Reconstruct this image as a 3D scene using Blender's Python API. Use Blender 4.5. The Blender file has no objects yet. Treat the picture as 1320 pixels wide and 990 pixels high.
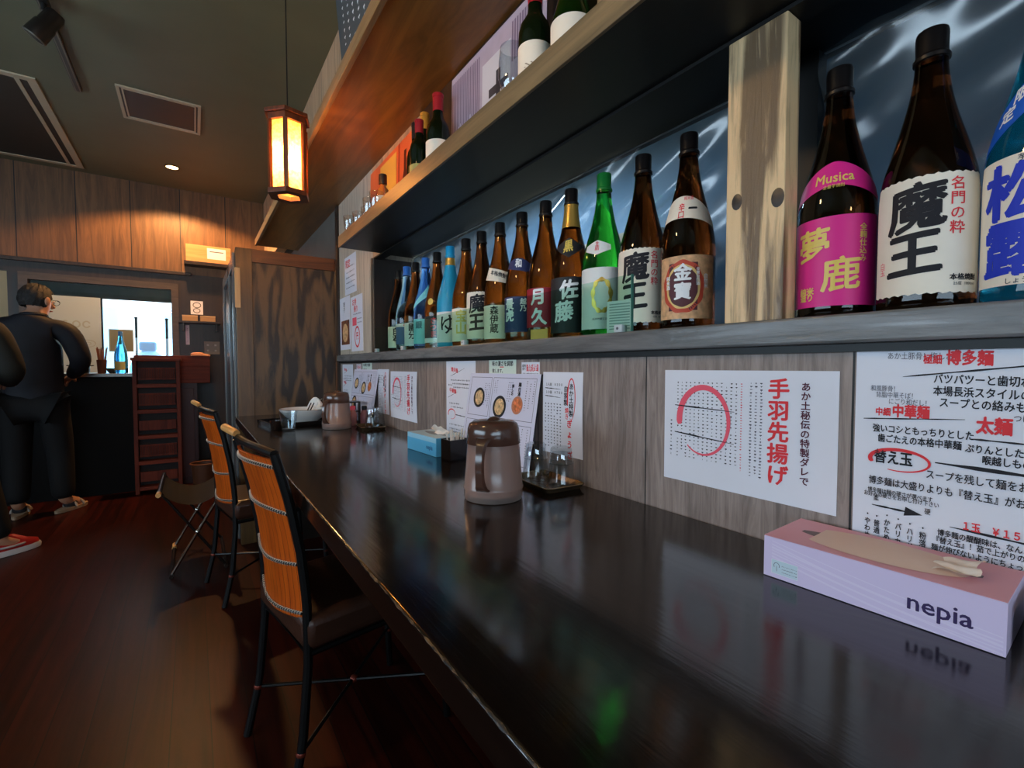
import bpy, bmesh, math, random
import numpy as np
from mathutils import Vector, Matrix
random.seed(7)
C = bpy.context.scene.collection
SC = bpy.context.scene
PI = math.pi

# ------------------------------------------------------------------ camera, light, exposure
EYE = 1.025
FPX = 600.0
cam_d = bpy.data.cameras.new('camera'); cam = bpy.data.objects.new('camera', cam_d); C.objects.link(cam)
cam_d.sensor_width = 36; cam_d.lens = 36 * FPX / 1320; cam_d.clip_start = 0.02
cam.location = (0, 0, EYE)
cam.rotation_euler = (PI/2 - math.radians(2.1), 0, -math.radians(34.393))
SC.camera = cam
SC.view_settings.view_transform = 'Standard'; SC.view_settings.look = 'None'
SC.view_settings.exposure = 0.0; SC.view_settings.gamma = 1.0
SC.view_settings.use_curve_mapping = False
w = bpy.data.worlds.new('world'); SC.world = w; w.use_nodes = True
w.node_tree.nodes['Background'].inputs[0].default_value = (0.80, 0.93, 1.0, 1)
w.node_tree.nodes['Background'].inputs[1].default_value = 10.0

def area(name, loc, rot, sx, sy, power, col, portal=False, spread=PI):
    l = bpy.data.lights.new(name, 'AREA'); l.shape = 'RECTANGLE'; l.size = sx; l.size_y = sy
    l.energy = power; l.color = col; l.spread = spread
    o = bpy.data.objects.new(name, l); C.objects.link(o); o.location = loc; o.rotation_euler = rot
    if portal: l.cycles.is_portal = True
    return o
def point(name, loc, power, col, r=0.03):
    l = bpy.data.lights.new(name, 'POINT'); l.energy = power; l.color = col; l.shadow_soft_size = r
    o = bpy.data.objects.new(name, l); C.objects.link(o); o.location = loc; return o
# daylight through the shop's front windows behind the camera
area('front_window_daylight', (-1.1, -3.1, 1.55), (PI/2+0.55, 0, 0), 3.0, 1.3, 105, (0.60, 0.81, 1.0))
area('side_window_daylight', (-3.1, 1.3, 1.55), (PI/2+0.42, 0, -PI/2), 3.4, 1.2, 120, (0.62, 0.82, 1.0))
# fluorescent tube of the kitchen behind the plastic sheet
area('kitchen_tube_light', (1.5, 2.9, 2.3), (0, 0, 0), 0.2, 1.4, 66, (0.72, 0.88, 1.0))
# the hanging lanterns over the other tables
point('table_lantern_light', (-0.35, 0.95, 1.95), 13.0, (1.0, 0.62, 0.28), 0.05)
point('entrance_lantern_light', (0.0, -1.2, 1.85), 7.0, (1.0, 0.62, 0.28), 0.05)

# ------------------------------------------------------------------ photo frame helper: rays onto real planes
_ps = math.radians(34.393); _pt = math.radians(2.1)
_F = Vector((math.sin(_ps)*math.cos(_pt), math.cos(_ps)*math.cos(_pt), -math.sin(_pt)))
_R = Vector((math.cos(_ps), -math.sin(_ps), 0)); _U = _R.cross(_F)
def _ray(x, y): return _F + _R*((x-660)/FPX) - _U*((y-495)/FPX)
def onX(x, y, v): d = _ray(x, y); return Vector((0, 0, EYE)) + d*(v/d.x)
def onY(x, y, v): d = _ray(x, y); return Vector((0, 0, EYE)) + d*(v/d.y)
def onZ(x, y, v): d = _ray(x, y); return Vector((0, 0, EYE)) + d*((v-EYE)/d.z)

# ------------------------------------------------------------------ materials
def srgb(r, g, b):
    f = lambda c: (c/255/12.92) if c/255 <= 0.04045 else ((c/255+0.055)/1.055)**2.4
    return (f(r), f(g), f(b), 1)
MATS = {}
def mat(name, col, rough=0.5, metal=0.0, trans=0.0, ior=1.45, spec=0.5, noise=0.0, nscale=40, bump=0.0, bscale=60, emit=None, estr=0, coat=0.0, alpha=1.0):
    if name in MATS: return MATS[name]
    m = bpy.data.materials.new(name); m.use_nodes = True; nt = m.node_tree; p = nt.nodes['Principled BSDF']
    c = srgb(*col)
    p.inputs['Base Color'].default_value = c; p.inputs['Roughness'].default_value = rough
    p.inputs['Metallic'].default_value = metal; p.inputs['Transmission Weight'].default_value = trans
    p.inputs['IOR'].default_value = ior; p.inputs['Specular IOR Level'].default_value = spec
    p.inputs['Coat Weight'].default_value = coat; p.inputs['Alpha'].default_value = alpha
    if emit:
        p.inputs['Emission Color'].default_value = srgb(*emit); p.inputs['Emission Strength'].default_value = estr
    tc = nt.nodes.new('ShaderNodeTexCoord')
    if noise > 0:
        n = nt.nodes.new('ShaderNodeTexNoise'); n.inputs['Scale'].default_value = nscale; n.inputs['Detail'].default_value = 5
        nt.links.new(tc.outputs['Object'], n.inputs['Vector'])
        r = nt.nodes.new('ShaderNodeValToRGB')
        r.color_ramp.elements[0].position = 0.3; r.color_ramp.elements[1].position = 0.7
        r.color_ramp.elements[0].color = tuple(v*(1-noise) for v in c[:3]) + (1,)
        r.color_ramp.elements[1].color = tuple(min(1, v*(1+noise)) for v in c[:3]) + (1,)
        nt.links.new(n.outputs['Fac'], r.inputs['Fac']); nt.links.new(r.outputs['Color'], p.inputs['Base Color'])
    if bump > 0:
        n2 = nt.nodes.new('ShaderNodeTexNoise'); n2.inputs['Scale'].default_value = bscale; n2.inputs['Detail'].default_value = 4
        nt.links.new(tc.outputs['Object'], n2.inputs['Vector'])
        b = nt.nodes.new('ShaderNodeBump'); b.inputs['Strength'].default_value = bump; b.inputs['Distance'].default_value = 0.01
        nt.links.new(n2.outputs['Fac'], b.inputs['Height']); nt.links.new(b.outputs['Normal'], p.inputs['Normal'])
    MATS[name] = m; return m

def _math(nt, op, a, b=None):
    n = nt.nodes.new('ShaderNodeMath'); n.operation = op
    for i, v in enumerate((a, b)):
        if v is None: continue
        if isinstance(v, (int, float)): n.inputs[i].default_value = v
        else: nt.links.new(v, n.inputs[i])
    return n.outputs[0]
def wood(name, c1, c2, grain='Z', scale=6.0, stretch=14.0, rough=0.45, seam=None, bump=0.15, spec=0.5, wear=None, plankvar=0.25, coat=0.0, rings=0.0, warp=1.0):
    """seam = (axis, width, offset, gap): planks side by side along that axis"""
    if name in MATS: return MATS[name]
    m = bpy.data.materials.new(name); m.use_nodes = True; nt = m.node_tree; p = nt.nodes['Principled BSDF']
    L = nt.links.new
    tc = nt.nodes.new('ShaderNodeTexCoord'); mp = nt.nodes.new('ShaderNodeMapping')
    s = {'X': (1/stretch*scale, scale, scale), 'Y': (scale, 1/stretch*scale, scale), 'Z': (scale, scale, 1/stretch*scale)}[grain]
    mp.inputs['Scale'].default_value = s
    sx = nt.nodes.new('ShaderNodeSeparateXYZ'); L(tc.outputs['Object'], sx.inputs[0])
    vec = tc.outputs['Object']; plank = None; gapm = None
    if seam:
        ax, wd, off, gap = seam
        q = _math(nt, 'DIVIDE', _math(nt, 'SUBTRACT', sx.outputs['XYZ'.index(ax)], off), wd)
        fr = _math(nt, 'FRACT', q); plank = _math(nt, 'FLOOR', q)
        gapm = _math(nt, 'LESS_THAN', fr, gap/wd)
        wn = nt.nodes.new('ShaderNodeTexWhiteNoise'); wn.noise_dimensions = '1D'; L(plank, wn.inputs['W'])
        plank = wn.outputs['Value']
        cb = nt.nodes.new('ShaderNodeVectorMath'); cb.operation = 'MULTIPLY_ADD'
        cb.inputs[1].default_value = (3.1, 5.7, 4.3); L(wn.outputs['Color'], cb.inputs[0]); L(vec, cb.inputs[2]); vec = cb.outputs[0]
    L(vec, mp.inputs['Vector'])
    n = nt.nodes.new('ShaderNodeTexNoise'); n.inputs['Scale'].default_value = 3.0; n.inputs['Detail'].default_value = 9; n.inputs['Roughness'].default_value = 0.65
    n.inputs['Distortion'].default_value = warp
    L(mp.outputs[0], n.inputs['Vector'])
    fac = n.outputs['Fac']
    if rings > 0:
        wv = nt.nodes.new('ShaderNodeMath'); wv.operation = 'SINE'
        n3 = nt.nodes.new('ShaderNodeTexNoise'); n3.inputs['Scale'].default_value = 1.0; n3.inputs['Detail'].default_value = 1.5
        L(mp.outputs[0], n3.inputs['Vector'])
        L(_math(nt, 'MULTIPLY', n3.outputs['Fac'], rings), wv.inputs[0])
        fac = _math(nt, 'ADD', _math(nt, 'MULTIPLY', wv.outputs[0], 0.22), fac)
    r = nt.nodes.new('ShaderNodeValToRGB'); r.color_ramp.elements[0].position = 0.33; r.color_ramp.elements[1].position = 0.68
    r.color_ramp.elements[0].color = srgb(*c1); r.color_ramp.elements[1].color = srgb(*c2)
    L(fac, r.inputs['Fac']); col = r.outputs['Color']
    if plank is not None:
        mx = nt.nodes.new('ShaderNodeMix'); mx.data_type = 'RGBA'; mx.blend_type = 'MULTIPLY'; mx.inputs['Factor'].default_value = 1
        vv = _math(nt, 'ADD', _math(nt, 'MULTIPLY', plank, plankvar*2), 1-plankvar)
        cc = nt.nodes.new('ShaderNodeCombineColor'); [L(vv, cc.inputs[i]) for i in range(3)]
        L(col, mx.inputs['A']); L(cc.outputs[0], mx.inputs['B']); col = mx.outputs['Result']
        mg = nt.nodes.new('ShaderNodeMix'); mg.data_type = 'RGBA'; L(gapm, mg.inputs['Factor']); L(col, mg.inputs['A']); mg.inputs['B'].default_value = (0.004, 0.003, 0.003, 1)
        col = mg.outputs['Result']
    if wear:
        wc, ws, wt = wear
        n2 = nt.nodes.new('ShaderNodeTexNoise'); n2.inputs['Scale'].default_value = ws; n2.inputs['Detail'].default_value = 8; n2.inputs['Roughness'].default_value = 0.7
        L(tc.outputs['Object'], n2.inputs['Vector'])
        rr = nt.nodes.new('ShaderNodeValToRGB'); rr.color_ramp.elements[0].position = wt; rr.color_ramp.elements[1].position = min(1, wt+0.06)
        L(n2.outputs['Fac'], rr.inputs['Fac'])
        mw = nt.nodes.new('ShaderNodeMix'); mw.data_type = 'RGBA'; L(rr.outputs['Color'], mw.inputs['Factor']); L(col, mw.inputs['A']); mw.inputs['B'].default_value = srgb(*wc)
        col = mw.outputs['Result']
    L(col, p.inputs['Base Color']); p.inputs['Roughness'].default_value = rough; p.inputs['Specular IOR Level'].default_value = spec
    p.inputs['Coat Weight'].default_value = coat; p.inputs['Coat Roughness'].default_value = 0.08
    if bump > 0:
        b = nt.nodes.new('ShaderNodeBump'); b.inputs['Strength'].default_value = bump; b.inputs['Distance'].default_value = 0.004
        L(n.outputs['Fac'], b.inputs['Height']); L(b.outputs['Normal'], p.inputs['Normal'])
    MATS[name] = m; return m
def sheetglass(name, tint, gloss=0.12, rough=0.03, ior=1.45, milky=0.0):
    """thin clear pane or film: straight-through light plus a surface reflection"""
    if name in MATS: return MATS[name]
    m = bpy.data.materials.new(name); m.use_nodes = True; nt = m.node_tree; nt.nodes.remove(nt.nodes['Principled BSDF'])
    t = nt.nodes.new('ShaderNodeBsdfTransparent'); t.inputs[0].default_value = srgb(*tint)
    g = nt.nodes.new('ShaderNodeBsdfGlossy'); g.inputs['Roughness'].default_value = rough
    f = nt.nodes.new('ShaderNodeFresnel'); f.inputs[0].default_value = ior
    mx = nt.nodes.new('ShaderNodeMixShader')
    ge = nt.nodes.new('ShaderNodeNewGeometry')
    fa = _math(nt, 'MULTIPLY', _math(nt, 'ADD', f.outputs[0], gloss), _math(nt, 'SUBTRACT', 1.0, ge.outputs['Backfacing']))
    if milky > 0:
        tl = nt.nodes.new('ShaderNodeBsdfTranslucent'); tl.inputs[0].default_value = srgb(*tint); df = nt.nodes.new('ShaderNodeBsdfDiffuse'); df.inputs[0].default_value = srgb(*tint)
        ms = nt.nodes.new('ShaderNodeMixShader'); ms.inputs[0].default_value = 0.35; nt.links.new(tl.outputs[0], ms.inputs[1]); nt.links.new(df.outputs[0], ms.inputs[2])
        mk = nt.nodes.new('ShaderNodeMixShader'); mk.inputs[0].default_value = milky; nt.links.new(t.outputs[0], mk.inputs[1]); nt.links.new(ms.outputs[0], mk.inputs[2]); t = mk
    nt.links.new(fa, mx.inputs[0]); nt.links.new(t.outputs[0], mx.inputs[1]); nt.links.new(g.outputs[0], mx.inputs[2])
    nt.links.new(mx.outputs[0], nt.nodes['Material Output'].inputs[0]); MATS[name] = m; return m
def papershade(name, col, clear):
    """oiled lantern paper: scatters the bulb's light through itself, partly see-through"""
    m = bpy.data.materials.new(name); m.use_nodes = True; nt = m.node_tree; nt.nodes.remove(nt.nodes['Principled BSDF'])
    t = nt.nodes.new('ShaderNodeBsdfTranslucent'); d = nt.nodes.new('ShaderNodeBsdfDiffuse'); tr = nt.nodes.new('ShaderNodeBsdfTransparent')
    tc = nt.nodes.new('ShaderNodeTexCoord'); n = nt.nodes.new('ShaderNodeTexNoise'); n.inputs['Scale'].default_value = 90; n.inputs['Detail'].default_value = 6
    nt.links.new(tc.outputs['Object'], n.inputs['Vector'])
    r = nt.nodes.new('ShaderNodeValToRGB'); c = srgb(*col); r.color_ramp.elements[0].position = 0.35; r.color_ramp.elements[1].position = 0.65
    r.color_ramp.elements[0].color = (c[0]*0.6, c[1]*0.5, c[2]*0.4, 1); r.color_ramp.elements[1].color = c
    nt.links.new(n.outputs['Fac'], r.inputs['Fac'])
    nt.links.new(r.outputs[0], t.inputs[0]); nt.links.new(r.outputs[0], d.inputs[0]); tr.inputs[0].default_value = srgb(255, 205, 140)
    m1 = nt.nodes.new('ShaderNodeMixShader'); m1.inputs[0].default_value = 0.25
    nt.links.new(t.outputs[0], m1.inputs[1]); nt.links.new(d.outputs[0], m1.inputs[2])
    m2 = nt.nodes.new('ShaderNodeMixShader'); m2.inputs[0].default_value = clear
    nt.links.new(m1.outputs[0], m2.inputs[1]); nt.links.new(tr.outputs[0], m2.inputs[2])
    nt.links.new(m2.outputs[0], nt.nodes['Material Output'].inputs[0]); return m

# ------------------------------------------------------------------ mesh builder
class MB:
    def __init__(s): s.v = []; s.f = []
    def add(s, vs, fs):
        o = len(s.v); s.v += [tuple(a) for a in vs]; s.f += [tuple(o+i for i in f) for f in fs]; return s
    def box(s, x0, x1, y0, y1, z0, z1, M=None):
        vs = [Vector((x, y, z)) for z in (z0, z1) for y in (y0, y1) for x in (x0, x1)]
        if M is not None: vs = [M @ a for a in vs]
        return s.add(vs, [(0, 2, 3, 1), (4, 5, 7, 6), (0, 1, 5, 4), (2, 6, 7, 3), (0, 4, 6, 2), (1, 3, 7, 5)])
    def tube(s, pts, r, n=10, caps=True, closed=False):
        pts = [Vector(p) for p in pts]; rs = r if isinstance(r, (list, tuple)) else [r]*len(pts)
        rings = []; prev = None
        for i, p in enumerate(pts):
            a = pts[i-1] if (i > 0 or closed) else p; b = pts[(i+1) % len(pts)] if (i < len(pts)-1 or closed) else p
            t = (b-a).normalized()
            if prev is None:
                up = Vector((0, 0, 1)) if abs(t.z) < 0.9 else Vector((1, 0, 0))
                e = t.cross(up).normalized()
            else:
                e = (prev - t*prev.dot(t)).normalized()
            prev = e; g = t.cross(e)
            rings.append([p + (e*math.cos(2*PI*k/n) + g*math.sin(2*PI*k/n))*rs[i] for k in range(n)])
        vs = [q for rg in rings for q in rg]; fs = []
        m = len(pts)
        for i in range(m if closed else m-1):
            j = (i+1) % m
            for k in range(n): fs.append((i*n+k, i*n+(k+1) % n, j*n+(k+1) % n, j*n+k))
        if caps and not closed: fs += [tuple(range(n))[::-1], tuple((m-1)*n+k for k in range(n))]
        return s.add(vs, fs)
    def lathe(s, prof, n=32, cx=0, cy=0, z0=0):
        vs = []; fs = []
        for r, z in prof:
            vs += [(cx+r*math.cos(2*PI*k/n), cy+r*math.sin(2*PI*k/n), z0+z) for k in range(n)]
        m = len(prof)
        for i in range(m-1):
            for k in range(n): fs.append((i*n+k, i*n+(k+1) % n, (i+1)*n+(k+1) % n, (i+1)*n+k))
        return s.add(vs, fs)
    def prism(s, poly, fn, t0, t1):
        """poly in 2D, fn(u, v, t) -> 3D"""
        n = len(poly)
        vs = [fn(u, v, t0) for u, v in poly] + [fn(u, v, t1) for u, v in poly]
        fs = [tuple(range(n))[::-1], tuple(range(n, 2*n))] + [(i, (i+1) % n, n+(i+1) % n, n+i) for i in range(n)]
        return s.add(vs, fs)
    def grid(s, nu, nv, fn):
        vs = [fn(i/nu, j/nv) for j in range(nv+1) for i in range(nu+1)]
        return s.add(vs, [(j*(nu+1)+i, j*(nu+1)+i+1, (j+1)*(nu+1)+i+1, (j+1)*(nu+1)+i) for j in range(nv) for i in range(nu)])
    def ball(s, c, rx, ry, rz, n=14, m=8, M=None):
        c = Vector(c); vs = []; fs = []
        for j in range(m+1):
            a = PI*j/m
            for k in range(n):
                q = Vector((rx*math.sin(a)*math.cos(2*PI*k/n), ry*math.sin(a)*math.sin(2*PI*k/n), -rz*math.cos(a)))
                vs.append(c + (M @ q if M is not None else q))
        for j in range(m):
            for k in range(n): fs.append((j*n+k, j*n+(k+1) % n, (j+1)*n+(k+1) % n, (j+1)*n+k))
        return s.add(vs, fs)
    def build(s, name, m, parent=None, loc=(0, 0, 0), smooth=35, bevel=0, rel=False, fix=True):
        """rel=True: vertices are in world space and are made relative to loc"""
        me = bpy.data.meshes.new(name)
        vs = [tuple(Vector(a)-Vector(loc)) for a in s.v] if rel else s.v
        me.from_pydata(vs, [], s.f)
        if fix:
            bm = bmesh.new(); bm.from_mesh(me); bmesh.ops.remove_doubles(bm, verts=bm.verts, dist=1e-6)
            bmesh.ops.recalc_face_normals(bm, faces=bm.faces); bm.to_mesh(me); bm.free()
        me.materials.append(m)
        if smooth:
            for p in me.polygons: p.use_smooth = True
            me.set_sharp_from_angle(angle=math.radians(smooth))
        o = bpy.data.objects.new(name, me); C.objects.link(o)
        if parent is not None: o.parent = parent
        else: o.location = loc
        if bevel:
            b = o.modifiers.new('bevel', 'BEVEL'); b.width = bevel; b.segments = 3; b.limit_method = 'ANGLE'; b.angle_limit = math.radians(40)
        return o
def tag(o, label, cat, group=None, kind=None):
    o['label'] = label; o['category'] = cat
    if group: o['group'] = group
    if kind: o['kind'] = kind
    return o
def thing(name, label, cat, loc=(0, 0, 0), rz=0, group=None):
    o = bpy.data.objects.new(name, None); C.objects.link(o); o.location = loc; o.rotation_euler = (0, 0, rz); o.empty_display_size = 0.05
    return tag(o, label, cat, group)
def struct(name, mb, m, bevel=0, smooth=0):
    o = mb.build(name, m, smooth=smooth, bevel=bevel); o['kind'] = 'structure'; return o
def dup(root, loc, rz, label, group=None):
    r = root.copy(); C.objects.link(r); r.location = loc; r.rotation_euler = (0, 0, rz); r['label'] = label
    if group: r['group'] = group
    for ch in list(root.children):
        c = ch.copy(); C.objects.link(c); c.parent = r
        for g in list(ch.children):
            d = g.copy(); C.objects.link(d); d.parent = c
    return r

# ------------------------------------------------------------------ lettering
_tc = {}
def glyphs(body, size, vertical=False, fat=0.0, lead=1.0, align='LEFT'):
    """outline of written characters as flat 2D verts + faces; origin top-left (or top-centre)"""
    if fat > 0:
        v0, f0 = glyphs(body, size, vertical, 0, lead, align); vs = []; fs = []
        for q, (dx, dy) in enumerate(((0, 0), (fat, 0), (-fat, 0), (0, fat), (0, -fat), (fat*.7, fat*.7), (-fat*.7, -fat*.7))):
            o = len(vs); vs += [(a+dx, b+dy, 0.000012*q) for a, b, _ in v0]; fs += [tuple(o+i for i in f) for f in f0]
        return vs, fs
    key = (body, size, vertical, fat, lead, align)
    if key in _tc: return _tc[key]
    cu = bpy.data.curves.new('t', 'FONT'); cu.body = '\n'.join(body) if vertical else body
    cu.size = size; cu.align_x = 'CENTER' if vertical else align; cu.align_y = 'TOP'; cu.space_line = lead
    cu.resolution_u = 2; cu.offset = fat; cu.fill_mode = 'FRONT'; cu.dimensions = '2D'
    ob = bpy.data.objects.new('t', cu)
    ev = ob; me = ev.to_mesh()
    vs = [(v.co.x, v.co.y, 0.0) for v in me.vertices]; fs = [tuple(p.vertices) for p in me.polygons]
    ev.to_mesh_clear(); bpy.data.objects.remove(ob); bpy.data.curves.remove(cu)
    _tc[key] = (vs, fs); return vs, fs
def sliced(vs, fs, step):
    bm = bmesh.new(); bv = [bm.verts.new((a, b, c)) for a, b, c in vs]
    for f in fs:
        try: bm.faces.new([bv[i] for i in f])
        except ValueError: pass
    if vs:
        x0 = min(q[0] for q in vs); x1 = max(q[0] for q in vs); k = x0+step
        while k < x1:
            bmesh.ops.bisect_plane(bm, geom=bm.verts[:]+bm.edges[:]+bm.faces[:], plane_co=(k, 0, 0), plane_no=(1, 0, 0)); k += step
    bm.verts.index_update()
    out = ([tuple(v.co) for v in bm.verts], [tuple(v.index for v in f.verts) for f in bm.faces]); bm.free(); return out

INK = mat('ink_black', (22, 20, 28), 0.7); RED = mat('ink_red', (226, 52, 60), 0.7); PUR = mat('ink_plum', (84, 26, 48), 0.7)
PINKINK = mat('ink_pink', (240, 92, 112), 0.7); GREYINK = mat('ink_grey', (70, 70, 82), 0.7)
PAPER = mat('white_paper', (226, 226, 236), 0.6, noise=0.03, nscale=6)

class Sheet:
    """a flat thing with writing: local frame u to the right, v downwards, e out of the face"""
    def __init__(s, name, label, cat, o, U, V, w, h, m=PAPER, group=None, thick=0.0006, curl=0.0, parent=None, poly=None):
        s.o = Vector(o); s.U = Vector(U).normalized(); s.V = Vector(V).normalized(); s.N = s.V.cross(s.U).normalized() * 1.0
        s.w, s.h, s.curl, s.thick = w, h, curl, thick; s.n = 0; s.su, s.sv, s.ov, s.cond = 1, 1, 0, 1
        mb = MB(); nu, nv = (10, 10) if curl else (1, 1)
        front = [s.P(u*w/nu, v*h/nv, 0) for v in range(nv+1) for u in range(nu+1)]
        back = [s.P(u*w/nu, v*h/nv, -thick) for v in range(nv+1) for u in range(nu+1)]
        k = nu+1; fs = [(j*k+i, (j+1)*k+i, (j+1)*k+i+1, j*k+i+1) for j in range(nv) for i in range(nu)]
        off = len(front); fb = [tuple(off+a for a in f[::-1]) for f in fs]
        ring = [i for i in range(nu)] + [j*k+nu for j in range(nv)] + [nv*k+i for i in range(nu, 0, -1)] + [j*k for j in range(nv, 0, -1)]
        fr = [(ring[i], ring[(i+1) % len(ring)], off+ring[(i+1) % len(ring)], off+ring[i]) for i in range(len(ring))]
        mb.add(front+back, fs+fb+fr)
        s.root = mb.build(name, m, parent=parent, loc=s.o, smooth=40)
        if label: tag(s.root, label, cat, group)
    def P(s, u, v, e):
        z = s.curl*math.sin(PI*min(1, max(0, v/s.h)))*(0.4+0.6*(u/s.w)) if s.curl else 0
        return s.U*(u*s.su) + s.V*(v*s.sv+s.ov) + s.N*(e+z)
    def lift(s): s.n += 1; return 0.0003 + 0.00007*s.n
    def geo(s, name, vs, fs, m, parent=None, lift=None):
        e = s.lift() if lift is None else lift
        mb = MB(); mb.add([s.P(q[0], q[1], e+(q[2] if len(q) > 2 else 0)) for q in vs], fs)
        return mb.build(name, m, parent=parent or s.root, smooth=0, fix=False)
    def text(s, items, m, name='lettering'):
        """items: (string, u, v, size, vertical, fat[, slant[, lead]])"""
        V = []; F = []
        for it in items:
            body, u, v, size, vert, fat = it[:6]; sl = it[6] if len(it) > 6 else 0; lead = it[7] if len(it) > 7 else 1.0
            vs, fs = glyphs(body, size, vert, fat, lead); o = len(V)
            V += [(u+a*s.cond, v-b+sl*a, c) for a, b, c in vs]; F += [tuple(o+i for i in f) for f in fs]
        return s.geo(name, V, F, m)
    def rects(s, rs, m, name):
        V = []; F = []
        for u0, v0, u1, v1 in rs:
            o = len(V); V += [(u0, v0), (u0, v1), (u1, v1), (u1, v0)]; F.append((o, o+1, o+2, o+3))
        return s.geo(name, V, F, m)
    def strokes(s, ss, m, name='brush_stroke'):
        V = []; F = []
        for (u0, v0, u1, v1, w0, w1) in ss:
            d = Vector((u1-u0, v1-v0)); L = d.length; d /= L; nn = Vector((-d.y, d.x)); o = len(V); K = 8
            for i in range(K+1):
                t = i/K; wd = (w0+(w1-w0)*t)*(0.75+0.25*math.sin(i*2.1+u0*90))*(0.35 if i == 0 else 1)
                c = Vector((u0, v0))+d*L*t
                V += [tuple(c+nn*wd/2), tuple(c-nn*wd/2)]
            F += [(o+2*i, o+2*i+1, o+2*i+3, o+2*i+2) for i in range(K)]
        return s.geo(name, V, F, m)
    def ring(s, cu, cv, ru, rv, w0, w1, a0, a1, m, name='brush_ring'):
        V = []; F = []; K = 48
        for i in range(K+1):
            t = i/K; a = a0+(a1-a0)*t; wd = w0+(w1-w0)*t**1.2
            if i == 0: wd *= 0.6
            du, dv = math.cos(a), -math.sin(a)
            V += [(cu+(ru+wd/2)*du, cv+(rv+wd/2)*dv), (cu+(ru-wd/2)*du, cv+(rv-wd/2)*dv)]
        F = [(2*i, 2*i+1, 2*i+3, 2*i+2) for i in range(K)]
        return s.geo(name, V, F, m)
    def disc(s, cu, cv, ru, rv, m, name, parent=None):
        V = [(cu+ru*math.cos(2*PI*i/28), cv+rv*math.sin(2*PI*i/28)) for i in range(28)]
        return s.geo(name, V, [tuple(range(28))], m, parent)
    def frame(s, u0, v0, u1, v1, t, m, name='printed_frame'):
        return s.rects([(u0, v0, u1, v0+t), (u0, v1-t, u1, v1), (u0, v0, u0+t, v1), (u1-t, v0, u1, v1)], m, name)
def tiny_columns(u0, u1, n, v0, v1, ch, gap=0.35, rnd=0.0):
    """columns of very small vertical writing, too small to read, as dabs of ink"""
    rs = []
    for i in range(n):
        u = u0+(u1-u0)*i/max(1, n-1); v = v0; end = v1-(v1-v0)*rnd*random.random()
        while v < end:
            hh = ch*(0.5+0.5*random.random())
            if random.random() > 0.12: rs.append((u-ch*(0.25+0.25*random.random()), v, u+ch*(0.2+0.3*random.random()), v+hh*0.45))
            if random.random() > 0.3: rs.append((u-ch*0.08, v, u+ch*0.08, v+hh*0.8))
            v += ch*(1+gap)
    return rs
def tiny_rows(rows, ch):
    rs = []
    for u0, u1, v in rows:
        u = u0
        while u < u1:
            wd = ch*(0.5+0.5*random.random())
            rs.append((u, v+ch*0.1*random.random(), u+wd, v+ch*(0.25+0.15*random.random())))
            if random.random() > 0.3: rs.append((u+wd*0.4, v-ch*0.3, u+wd*0.6, v+ch*0.6))
            u += ch*1.15
    return rs

# ================================================================== STRUCTURE
XW = 0.76            # customer side of the counter wall
CT = 0.745           # counter top
ZC = 2.685           # ceiling
YB = 5.4             # back wall
LEDGE_T, LEDGE_B = 1.098, 1.058
SH_B, SH_T = 1.574, 1.622

M_floor = wood('floor_planks', (28, 8, 6), (58, 17, 8), 'Y', 7, 16, 0.38, spec=0.12, seam=('X', 0.095, 0.02, 0.003), bump=0.12, plankvar=0.35)
M_lower = wood('counter_wall_planks', (112, 97, 91), (164, 146, 137), 'Z', 22, 10, 0.5, seam=('Y', 0.36, 0.265, 0.003), bump=0.35, plankvar=0.12, wear=((140, 128, 118), 16, 0.66))
M_upper = wood('shelf_wall_planks', (168, 132, 102), (208, 170, 134), 'Z', 10, 14, 0.6, seam=('Y', 0.30, 0.1, 0.004), bump=0.15, plankvar=0.1)
M_back = wood('back_wall_panels', (80, 54, 32), (122, 86, 52), 'Z', 8, 12, 0.5, seam=('X', 0.3617, -0.8, 0.007), bump=0.1, plankvar=0.12)
M_dark = wood('dark_stained_wood', (26, 19, 15), (46, 34, 27), 'Z', 9, 12, 0.4, bump=0.15)
M_darkY = wood('dark_stained_board', (30, 23, 18), (56, 43, 33), 'Y', 9, 14, 0.32, bump=0.15)
M_black = mat('matt_black_paint', (13, 12, 12), 0.5)
M_ceil = mat('ceiling_olive_black', (98, 100, 78), 0.55, noise=0.08, nscale=3)

struct('floor', MB().box(-3.3, 1.0, -3.3, 5.6, -0.05, 0), M_floor)
struct('ceiling', MB().box(-3.3, 2.5, -3.3, 5.6, ZC, ZC+0.06), M_ceil)
# counter wall: below the ledge, header above the niche, far stretch
struct('wall_right', MB().box(XW, XW+0.05, -3.3, YB, 0, LEDGE_B), M_lower)
struct('wall_right_end', MB().box(XW, XW+0.22, 2.352, 3.04, LEDGE_B, 2.06), wood('grey_end_boards', (162, 150, 134), (204, 190, 170), 'Z', 12, 14, 0.6, seam=('Y', 0.30, 0.1, 0.003), bump=0.12, plankvar=0.06))
struct('under_counter_shade', MB().box(XW-0.004, XW-0.0005, -3.2, 3.04, 0, CT-0.12), M_dark)  # dark sheet added to keep the shaded space under the counter black
struct('wall_right_shelf', MB().box(XW, XW+0.04, -3.3, 2.351, SH_B, 2.06), M_upper)
struct('wall_right_far', MB().box(XW, XW+0.22, 3.04, YB, LEDGE_B, 2.06), mat('dusty_slate_panel', (92, 92, 88), 0.55, noise=0.12, nscale=7))
struct('wall_right_upper', MB().box(0.625, 0.70, -3.3, YB, 2.056, ZC), M_upper)
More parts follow.
